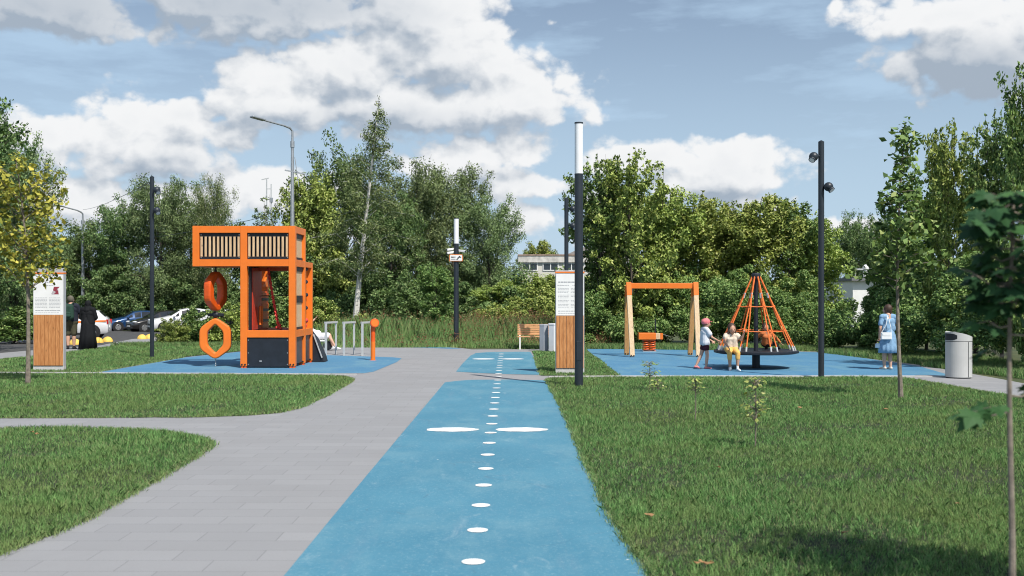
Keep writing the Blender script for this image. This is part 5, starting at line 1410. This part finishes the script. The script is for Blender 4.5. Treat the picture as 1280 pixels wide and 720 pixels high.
def hand(B, wr, el, side, sc=1.0, curl=.5, palm_dir=None):
    """wr wrist, el elbow: palm, four bent fingers and a thumb from the side of the palm"""
    wr = Vector(wr); d = (wr - Vector(el)).normalized()
    across = Vector(palm_dir) if palm_dir else Vector((0, 1, 0)); across = (across - d * across.dot(d)).normalized()
    nrm = d.cross(across) * side      # towards the inside of the curl
    L = .085 * sc
    for k in range(4):
        t = (k - 1.5) / 1.5; B.cap(wr + d * .01 * sc + across * t * .020 * sc, wr + d * L + across * t * .030 * sc, .012 * sc, .0115 * sc, 8)
        fl = (.058, .068, .064, .050)[k] * sc; p0 = wr + d * L + across * t * .030 * sc
        d1 = (d * math.cos(curl) + nrm * math.sin(curl)); d2 = (d * math.cos(curl * 2.1) + nrm * math.sin(curl * 2.1))
        p1 = p0 + d1 * fl * .55 + across * t * .003; p2 = p1 + d2 * fl * .5
        B.cap(p0, p1, .0095 * sc, .0085 * sc, 8); B.cap(p1, p2, .0085 * sc, .007 * sc, 8)
    t0 = wr + d * .022 * sc - across * .026 * sc; t1 = t0 + (d * .55 - across * .75 + nrm * .25).normalized() * .040 * sc; t2 = t1 + (d * .9 - across * .15 + nrm * .3).normalized() * .032 * sc
    B.cap(t0, t1, .0125 * sc, .0105 * sc, 8); B.cap(t1, t2, .0105 * sc, .0085 * sc, 8)
def build_person(name, label, loc, rz, h, J, skinm, child=False, sleeve=0, fem=False, extra=None, rs=1.0, hair=None):
    """J: joint positions in units of height; y is forward"""
    o = thing(name, label, 'person', loc, rz); B = Body(); V = lambda k: Vector(J[k]) * h
    hd = (.076 if not child else .092) * h   # half head height
    hc = V('head'); nk = V('neck'); ch = V('chest'); pv = V('pelvis'); fw = Vector(J.get('face', (0, 1, 0))).normalized()
    rt = fw.cross(Vector((0, 0, 1))).normalized()
    Mh = Matrix((( rt.x, fw.x, 0), (rt.y, fw.y, 0), (rt.z, fw.z, 1))).to_4x4()
    B.ball(hc, hd * .74, hd * .86, hd, Mh); B.cap(hc + fw * hd * .18 - Vector((0, 0, hd * .45)), hc + fw * hd * .30 - Vector((0, 0, hd * .62)), hd * .45, hd * .34)
    B.cap(hc + fw * hd * .80 + Vector((0, 0, hd * .06)), hc + fw * hd * .96 - Vector((0, 0, hd * .16)), hd * .07, hd * .13, 8)   # nose
    for s in (-1, 1): B.ball(hc + rt * s * hd * .74 - Vector((0, 0, hd * .06)), hd * .10, hd * .16, hd * .22, Mh)
    B.ball(hc + fw * hd * .80 - Vector((0, 0, hd * .42)), hd * .26, hd * .10, hd * .07, Mh)
    B.cap(nk, hc - Vector((0, 0, hd * .5)), .034 * h * rs, .032 * h * rs)
    sr, sl = V('shR'), V('shL'); B.cap(sr.lerp(sl, .12), sl.lerp(sr, .12), .040 * h * rs, .040 * h * rs)
    w = .5 * (sr - sl)
    B.cap(ch - w * .42, ch + w * .42, .062 * h * rs, .062 * h * rs); wa = ch.lerp(pv, .55)
    B.cap(ch - w * .25, wa - w * .22, .062 * h * rs, .056 * h * rs); B.cap(ch + w * .25, wa + w * .22, .062 * h * rs, .056 * h * rs)
    hr, hl = V('hipR'), V('hipL'); B.cap(hr, hl, .066 * h * rs, .066 * h * rs); B.cap(wa - w * .2, hl, .056 * h * rs, .06 * h * rs); B.cap(wa + w * .2, hr, .056 * h * rs, .06 * h * rs)
    B.cap(nk, ch, .045 * h * rs, .06 * h * rs)
    for s in 'RL':
        sh, elb, wr = V('sh' + s), V('el' + s), V('wr' + s)
        B.cap(sh, elb, .031 * h * rs, .023 * h * rs); B.cap(elb, wr, .023 * h * rs, .0155 * h * rs)
        hand(B, wr, elb, 1 if s == 'R' else -1, h / 1.75 * (1.05 if child else 1), J.get('curl' + s, .45), J.get('palm' + s))
        hp, kn, an = V('hip' + s), V('kn' + s), V('an' + s); toe = V('toe' + s)
        B.cap(hp, kn, .052 * h * rs, .033 * h * rs); B.cap(kn, kn.lerp(an, .35), .033 * h * rs, .034 * h * rs); B.cap(kn.lerp(an, .35), an, .034 * h * rs, .020 * h * rs)
        dr = (toe - an); dr.z = 0; dr = dr.normalized() if dr.length > 1e-4 else Vector((0, 1, 0))
        B.cap(an - dr * .015 * h - Vector((0, 0, .016 * h)), an - Vector((0, 0, .02 * h)) + dr * .03 * h, .019 * h, .018 * h); B.cap(an - Vector((0, 0, .02 * h)) + dr * .03 * h, toe, .019 * h, .014 * h)
    body = B.obj('body', skinm, o, .0075 * max(.8, h / 1.6), 2)
    em = mat('eye_dark', (.03, .02, .02), .2, 0, 0)
    for s in (-1, 1): MB().ball(hc + fw * hd * .80 + rt * s * hd * .28 + Vector((0, 0, hd * .04)), hd * .09, hd * .06, hd * .06, 8, 6, Mh).obj('eye', em, o, smooth=True)
    MB().ball(hc + fw * hd * .885 - Vector((0, 0, hd * .42)), hd * .20, hd * .035, hd * .045, 8, 6, Mh).obj('mouth', mat('lips', (.38, .12, .10), .5, 0, 0), o, smooth=True)
    if hair:
        hm, length, style = hair; H_ = Body()
        H_.ball(hc - fw * hd * .14 + Vector((0, 0, hd * .14)), hd * .84, hd * .90, hd * .98, Mh)
        if length:
            H_.cap(hc - fw * hd * .45, hc - fw * hd * .62 - Vector((0, 0, length * h)), hd * .62, hd * .34)
            if style == 'loose':
                for s in (-1, 1): H_.cap(hc + rt * s * hd * .58 - fw * hd * .1, hc + rt * s * hd * .75 + fw * hd * .05 - Vector((0, 0, length * h * .9)), hd * .30, hd * .20)
        H_.obj('hair', hm, o, .010, 2)
    return o, V, body, hd
def garment(name, m, parent, V, h, top=None, sl=None, low=None, g=.014, rs=1.0, vox=.011):
    """shirt (torso and part of the sleeves) or shorts (hips and part of the legs)"""
    B = Body(); G = g * h / 1.6
    if top is not None:
        ch, pv, nk, sr, sl_ = V('chest'), V('pelvis'), V('neck'), V('shR'), V('shL'); w = .5 * (sr - sl_); wa = ch.lerp(pv, .55)
        B.cap(sr.lerp(sl_, .1), sl_.lerp(sr, .1), .040 * h * rs + G, .040 * h * rs + G)
        B.cap(ch - w * .42, ch + w * .42, .064 * h * rs + G, .064 * h * rs + G)
        end = ch.lerp(pv, top)
        for s in (-1, 1): B.cap(ch + w * .28 * s, end + w * .42 * s, .062 * h * rs + G, .070 * h * rs + G * 1.3)
        B.cap(end - w * .4, end + w * .4, .068 * h * rs + G, .068 * h * rs + G)
        for s in 'RL':
            a, b = V('sh' + s), V('el' + s)
            if sl <= 1: B.cap(a, a.lerp(b, sl), .034 * h * rs + G, .033 * h * rs + G * 1.4)
            else: B.cap(a, b, .034 * h * rs + G, .027 * h * rs + G); B.cap(b, b.lerp(V('wr' + s), sl - 1), .027 * h * rs + G, .021 * h * rs + G)
    if low is not None:
        hr, hl, pv = V('hipR'), V('hipL'), V('pelvis'); B.cap(hr, hl, .068 * h * rs + G, .068 * h * rs + G); B.cap(pv, pv + Vector((0, 0, .04 * h)), .075 * h * rs + G, .066 * h * rs + G)
        for s in 'RL':
            a, b, c = V('hip' + s), V('kn' + s), V('an' + s)
            if low <= 1: B.cap(a, a.lerp(b, low), .055 * h * rs + G, (.055 - .02 * low) * h * rs + G * 1.5)
            else: B.cap(a, b, .055 * h * rs + G, .036 * h * rs + G); B.cap(b, b.lerp(c, low - 1), .036 * h * rs + G, .030 * h * rs + G * 1.4)
    return B.obj(name, m, parent, vox, 3)
def shoes(m, parent, V, h, g=.008, high=0):
    for s in 'RL':
        an, toe = V('an' + s), V('toe' + s); dr = (toe - an); dr.z = 0; dr = dr.normalized(); B = Body()
        B.cap(an - dr * .018 * h - Vector((0, 0, .017 * h)), an - Vector((0, 0, .018 * h)) + dr * .03 * h, .021 * h + g * .6, .021 * h + g * .6); B.cap(an - Vector((0, 0, .020 * h)) + dr * .03 * h, toe + dr * .008 * h, .021 * h + g * .5, .016 * h + g * .5)
        if high: B.cap(an - Vector((0, 0, .01 * h)), an + Vector((0, 0, high * h)), .023 * h + g * .4, .023 * h + g * .4)
        B.obj('shoe', m, parent, .008, 1)
def skirt(name, m, parent, rings, folds=9, amp=.06, n=72, thick=.006):
    """rings: (centre, rx, ry) from top to hem"""
    mb = MB(); vs = []
    for i, (c, rx, ry) in enumerate(rings):
        t = i / (len(rings) - 1); c = Vector(c)
        for k in range(n):
            a = 2 * PI * k / n; q = 1 + amp * t * math.sin(folds * a + .7 * math.sin(3 * a)); vs.append(c + Vector((rx * q * math.cos(a), ry * q * math.sin(a), 0)))
    mb.add(vs, [(i * n + k, i * n + (k + 1) % n, (i + 1) * n + (k + 1) % n, (i + 1) * n + k) for i in range(len(rings) - 1) for k in range(n)])
    o = mb.obj(name, m, parent, smooth=True); s = o.modifiers.new('cloth', 'SOLIDIFY'); s.thickness = thick; s.offset = -1
    return o
STAND = dict(head=(0, .012, .925), neck=(0, 0, .845), chest=(0, .0, .74), pelvis=(0, 0, .55), shR=(.105, 0, .815), shL=(-.105, 0, .815), elR=(.135, -.01, .64), elL=(-.135, -.01, .64),
             wrR=(.14, .04, .49), wrL=(-.14, .04, .49), hipR=(.048, 0, .52), hipL=(-.048, 0, .52), knR=(.055, .01, .285), knL=(-.055, .01, .285), anR=(.055, 0, .045), anL=(-.055, 0, .045), toeR=(.065, .085, .014), toeL=(-.065, .085, .014))
CHILD = dict(STAND, head=(0, .012, .905), neck=(0, 0, .81), chest=(0, 0, .715), shR=(.098, 0, .78), shL=(-.098, 0, .78), pelvis=(0, 0, .52), hipR=(.045, 0, .49), hipL=(-.045, 0, .49), elR=(.125, -.01, .61), elL=(-.125, -.01, .61), wrR=(.13, .04, .465), wrL=(-.13, .04, .465), knR=(.05, .01, .27), knL=(-.05, .01, .27))
HB = mat('brown_hair', (.055, .028, .017), .6, 0, .3, 40); HD = mat('dark_hair', (.018, .012, .010), .6, 0, .3, 40); HL = mat('light_brown_hair', (.12, .065, .035), .6, 0, .3, 40)

# girl with the pink cap, walking to the right towards the carousel, reaching forward
def girl_cap():
    p = P(881, 461.2); h = 63.4 * p.y / F
    J = dict(CHILD, face=(.12, 1, -.12), head=(0, .03, .905), neck=(0, .01, .81), elR=(.13, .10, .625), wrR=(.10, .235, .56), elL=(-.12, .07, .62), wrL=(-.10, .19, .545),
             knL=(-.05, -.06, .27), anL=(-.05, -.165, .06), toeL=(-.05, -.10, .016), knR=(.05, .03, .27), anR=(.055, .005, .045), toeR=(.06, .09, .014))
    o, V, b, hd = build_person('person', 'girl in a pink cap, white T-shirt and dark shorts pushing at the rope carousel', p, R(-78), h, J, SK, child=True, hair=(HL, .03, 'x'))
    garment('t_shirt', cloth('white_shirt', (.62, .64, .70)), o, V, h, top=1.02, sl=.55, g=.022, rs=1.02)
    garment('shorts', cloth('dark_red_shorts', (.06, .015, .03)), o, V, h, low=.38, g=.012)
    B = Body(); hc = V('head'); B.ball(hc + Vector((0, -hd * .12, hd * .26)), hd * .90, hd * .98, hd * .86); B.obj('cap', cloth('pink_cap', (.72, .20, .22)), o, .009, 1)
    br = MB(); n = 14; c = hc + Vector((0, hd * .72, hd * .42))
    vs = [c + Vector((hd * .62 * math.cos(PI * k / n), hd * .62 * math.sin(PI * k / n), -hd * .12 * math.sin(PI * k / n))) for k in range(n + 1)]
    br.add(vs + [v + Vector((0, 0, -.012)) for v in vs], [tuple(range(n + 1)), tuple(reversed(range(n + 1, 2 * n + 2)))] + [(k, k + n + 1, k + n + 2, k + 1) for k in range(n)]).obj('cap_peak', cloth('pink_cap', (.72, .20, .22)), o)
    shoes(cloth('pink_shoes', (.75, .25, .26)), o, V, h)
girl_cap()

# girl sitting on the edge of the carousel platform, facing the camera, one hand on a rope
def girl_sit():
    s = CAR.y / F; py_ = 463.5; p = P(917, py_); p.y = P(917, py_).y; h = 1.36
    seat = .50; yb = 0.26   # pelvis behind the feet
    J = {k: v for k, v in CHILD.items()}
    z = lambda m: m / h
    J.update(pelvis=(0, -z(.30), z(.545)), hipR=(.048, -z(.27), z(.53)), hipL=(-.048, -z(.27), z(.53)), knR=(.075, z(.0), z(.44)), knL=(-.075, z(.02), z(.44)), anR=(.062, -z(.02), z(.065)), anL=(-.068, z(.03), z(.065)),
             toeR=(.085, z(.11), .014), toeL=(-.09, z(.15), .014), chest=(0, -z(.26), z(.78)), neck=(0, -z(.23), z(.905)), head=(.0, -z(.20), z(1.05)), shR=(.105, -z(.24), z(.875)), shL=(-.105, -z(.24), z(.875)),
             elR=(.15, -z(.12), z(.72)), wrR=(.10, z(.0), z(.60)), elL=(-.165, -z(.16), z(.76)), wrL=(-.20, -z(.08), z(.93)), face=(-.15, 1, -.25), curlL=1.2, curlR=.6)
    o, V, b, hd = build_person('person', 'girl in a cream top and yellow leggings sitting on the carousel edge', p, R(180), h, J, SK2, child=True, hair=(HB, .10, 'loose'), rs=1.12)
    garment('top', cloth('cream_top', (.62, .52, .42), .25), o, V, h, top=.85, sl=.35, g=.018, rs=1.12)
    garment('leggings', cloth('yellow_leggings', (.72, .42, .12)), o, V, h, low=1.35, g=.012, rs=1.12)
    shoes(cloth('white_trainers', (.75, .76, .78)), o, V, h, high=.05)
girl_sit()

# child lying and climbing inside the ropes, orange sleeve
def child_in():
    p = Vector((CAR.x + .38, CAR.y + .42, .47)); h = 1.15
    J = dict(CHILD); z = lambda m: m / h
    J.update(pelvis=(0, 0, z(.16)), hipR=(.05, .02, z(.14)), hipL=(-.05, .02, z(.14)), chest=(-.02, -z(.10), z(.34)), neck=(-.04, -z(.12), z(.46)), head=(-.05, -z(.10), z(.58)), shR=(.08, -z(.10), z(.42)), shL=(-.13, -z(.12), z(.42)),
             elR=(z(.24), z(.0), z(.30)), wrR=(z(.38), z(.08), z(.16)), elL=(-z(.24), -z(.02), z(.32)), wrL=(-z(.20), z(.14), z(.44)), knR=(z(.28), z(.22), z(.14)), knL=(z(.04), z(.30), z(.16)), anR=(z(.46), z(.26), -z(.10)), anL=(z(.12), z(.46), -z(.08)),
             toeR=(z(.55), z(.27), -z(.14)), toeL=(z(.16), z(.56), -z(.12)), face=(.3, -1, -.2))
    o, V, b, hd = build_person('person', 'child in an orange long-sleeved top sitting inside the rope cone', p, 0, h, J, SK2, child=True, hair=(HB, 0, 'x'))
    garment('jumper', cloth('orange_jumper', (.62, .20, .07)), o, V, h, top=.9, sl=1.8, g=.016)
    garment('trousers', cloth('black_trousers', (.02, .02, .024)), o, V, h, low=1.8, g=.014)
    shoes(cloth('black_shoes', (.02, .02, .022)), o, V, h)
child_in()

# woman in the blue dress, seen from behind and turned left
def woman_blue():
    p = P(1110, 462.3); h = 81.5 * p.y / F
    J = dict(STAND, face=(-.55, 1, -.1), head=(.0, .015, .922), elL=(-.140, -.01, .64), wrL=(-.125, .035, .50), elR=(.165, .02, .70), wrR=(.115, .07, .835), knR=(.045, .02, .285), anR=(.045, .0, .045), anL=(-.045, .03, .045), toeL=(-.06, .115, .014), toeR=(.055, .09, .014), curlR=.8, curlL=1.2)
    o, V, b, hd = build_person('person', 'woman in a light blue puff-sleeved dress standing on the play surface, hand at her hair', p, R(14), h, J, SK, hair=(HB, .045, 'loose'))
    m = cloth('blue_dress', (.20, .34, .50), .18)
    garment('dress_top', m, o, V, h, top=.55, sl=.02, g=.012, rs=.98)
    for s in 'RL':
        B = Body(); a, q = V('sh' + s), V('el' + s); B.cap(a.lerp(q, .05), a.lerp(q, .62), .034 * h, .041 * h); B.obj('puff_sleeve', m, o, .012, 3)
    skirt('skirt', m, o, [((0, 0, .645 * h), .078 * h, .066 * h), ((0, 0, .60 * h), .088 * h, .078 * h), ((0, 0, .54 * h), .112 * h, .098 * h), ((0, 0, .44 * h), .128 * h, .108 * h), ((0, 0, .34 * h), .140 * h, .118 * h), ((0, 0, .262 * h), .150 * h, .126 * h)], 11, .06)
    shoes(cloth('cream_sandals', (.66, .60, .52)), o, V, h, .004)
    MP = Matrix.Translation(p) @ Matrix.Rotation(R(14), 4, 'Z')
    # shoulder bag with strap, and a small hand bag: separate things
    hx = MP @ Vector((-.095 * h, -.098 * h, .53 * h)); g = thing('shoulder_bag', 'white shoulder bag hanging at the hip of the woman in the blue dress', 'bag', hx, R(-6))
    MB().box(-.13, .13, -.045, .045, -.10, .08).obj('body', M_WHITE, g, bevel=.02, seg=3); MB().add([(-.125, -.05, .085), (.125, -.05, .085), (.09, -.052, .0), (-.09, -.052, .0)], [(0, 1, 2, 3)]).obj('flap', M_WHITE, g)
    MB().tube([(-.12, 0, .07), (-.02, -.03, .25), (.02, -.02, .42), (.03, .04, .50)], .010, 6).obj('strap', M_WHITE, g)
    MB().tube([(.12, 0, .07), (.10, -.03, .22), (.06, .0, .42), (.03, .04, .50)], .010, 6).obj('strap', M_WHITE, g)
    hw = MP @ Vector((-.128 * h, .055 * h, .375 * h)); g = thing('handbag', 'small pale blue bucket handbag held low by the woman in the blue dress', 'bag', hw, 0)
    MB().lathe([(.045, -.07), (.085, -.06), (.078, .03), (.06, .05)], n=20).obj('body', mat('pale_blue_leather', (.55, .68, .76), .5), g, bevel=.004)
    MB().tube([(-.055, 0, .04), (-.04, 0, .12), (0, 0, .155), (.04, 0, .12), (.055, 0, .04)], .008, 6).obj('handle', HB, g)
woman_blue()

# man with a green backpack and the woman in a long black dress, both seen from behind
def man():
    p = P(88.5, 436.6); h = 66.5 * p.y / F
    J = dict(STAND, face=(.3, 1, -.2), elR=(.15, .06, .66), wrR=(.09, .17, .60), elL=(-.14, .05, .66), wrL=(-.06, .17, .60), anL=(-.05, .0, .045), anR=(.05, .03, .045))
    o, V, b, hd = build_person('person', 'man in a dark shirt and olive shorts standing beside the left information board', p, R(8), h, J, SK, hair=(mat('grey_cap', (.11, .10, .075), .8), 0, 'x'), rs=1.08)
    garment('shirt', cloth('dark_shirt', (.018, .022, .035)), o, V, h, top=1.0, sl=.7, g=.022, rs=1.08); garment('shorts', cloth('olive_shorts', (.075, .072, .045)), o, V, h, low=.92, g=.022, rs=1.08)
    shoes(cloth('black_shoes', (.02, .02, .022)), o, V, h, .012, .02)
    MP = Matrix.Translation(p) @ Matrix.Rotation(R(8), 4, 'Z')
    g = thing('backpack', 'dark green backpack worn by the man beside the information board', 'backpack', MP @ Vector((0, -.155 * h, .71 * h)), R(8))
    gm = cloth('green_canvas', (.022, .055, .040)); B = Body(); B.cap((-.06, 0, .16), (.06, 0, .16), .11, .11); B.cap((-.07, -.01, -.18), (.07, -.01, -.18), .12, .12); B.cap((-.06, 0, .16), (-.07, 0, -.18), .115, .125); B.cap((.06, 0, .16), (.07, 0, -.18), .115, .125); B.obj('pack', gm, g, .014, 3)
    B = Body(); B.cap((-.05, -.11, -.14), (.05, -.11, -.14), .07, .07); B.cap((-.05, -.11, -.06), (.05, -.11, -.06), .06, .06); B.obj('pocket', gm, g, .014, 2)
    for s in (-1, 1): MB().tube([(s * .08, .06, .26), (s * .11, .16, .30), (s * .13, .30, .22), (s * .14, .32, .05)], .018, 6).obj('strap', gm, g)
man()
def woman_black():
    p = P(110, 437.3); h = 61.5 * p.y / F
    J = dict(STAND, face=(-.3, 1, -.1), elR=(.14, .04, .655), wrR=(.07, .15, .62), elL=(-.15, .02, .655), wrL=(-.10, .13, .60))
    bm_ = cloth('black_cloth', (.008, .009, .011)); o, V, b, hd = build_person('person', 'woman in a long black dress and black headscarf standing by the car park', p, R(-5), h, J, SK, hair=(bm_, .06, 'x'))
    garment('dress_top', bm_, o, V, h, top=1.0, sl=1.5, g=.035); B = Body(); B.cap(V('head') - Vector((0, hd * .1, hd * .4)), V('neck') - Vector((0, 0, .04 * h)), hd * .8, hd * 1.25); B.obj('headscarf', bm_, o, .012, 3)
    skirt('skirt', bm_, o, [((0, 0, .66 * h), .10 * h, .085 * h), ((0, 0, .52 * h), .135 * h, .115 * h), ((0, 0, .30 * h), .155 * h, .14 * h), ((0, 0, .02 * h), .185 * h, .17 * h)], 9, .05)
    shoes(bm_, o, V, h)
woman_black()

# person resting on a white lounger behind the play tower
def lounger():
    c = P(404, 438.5); d = c.y; g = thing('lounger', 'low white lounger with small wheels behind the right corner of the play tower', 'lounger', (c.x, d, 0), 0)
    MB().box(-.75, .12, -.30, .30, .33, .38).obj('bed', M_WHITE, g, bevel=.01)
    MB().bar((-.40, 0, .38), (-.78, 0, .78), .56, .05, (0, 1, 0)).obj('backrest', M_WHITE, g, bevel=.01)
    for x in (-.55, -.05):
        for y in (-.26, .26): MB().bar((x, y, .34), (x, y, .0), .035).obj('leg', M_STEELL, g)
    MB().bar((-.55, -.26, .10), (-.05, -.26, .10), .03).obj('stretcher', M_BLK, g)
    p = Vector((c.x, d, 0)); h = 1.62; J = dict(STAND); z = lambda m: m / h
    # x runs along the lounger (to the right of the view = towards the feet)
    J.update(pelvis=(-z(.18), 0, z(.52)), hipR=(-z(.14), -.05, z(.50)), hipL=(-z(.14), .05, z(.50)), chest=(-z(.42), 0, z(.66)), neck=(-z(.56), 0, z(.80)), head=(-z(.64), 0, z(.93)), shR=(-z(.52), -.10, z(.76)), shL=(-z(.52), .10, z(.76)),
             elR=(-z(.40), -.14, z(.95)), wrR=(-z(.24), -.12, z(1.10)), elL=(-z(.34), .14, z(.58)), wrL=(-z(.14), .12, z(.52)), knR=(z(.22), -.07, z(.50)), knL=(z(.20), .07, z(.54)), anR=(z(.44), -.08, z(.13)), anL=(z(.32), .08, z(.10)),
             toeR=(z(.58), -.08, z(.08)), toeL=(z(.44), .08, z(.05)), face=(1, 0, .1))
    o, V, b, hd = build_person('person', 'person in white clothes sitting on the low white lounger, one arm raised', p, 0, h, J, SK, hair=(HL, 0, 'x'))
    garment('shirt', cloth('white_shirt2', (.70, .70, .72)), o, V, h, top=1.0, sl=.8, g=.02); garment('shorts', cloth('white_shorts', (.68, .68, .72)), o, V, h, low=.8, g=.02)
    shoes(cloth('white_trainers', (.75, .76, .78)), o, V, h, high=.03)
    w_ = thing('rolled_bag', 'small black round bag on the ground beside the white lounger', 'bag', P(410.5, 437.5) + Vector((.05, -.28, .17)), 0)
    MB().tube([(0, -.10, 0), (0, -.11, 0), (0, .10, 0)], [.13, .15, .15], 20).obj('body', M_BLK, w_, bevel=.02); MB().tube([(-.06, -.12, .1), (0, -.13, .2), (.06, -.12, .1)], .012, 6).obj('handle', M_BLK, w_)
lounger()
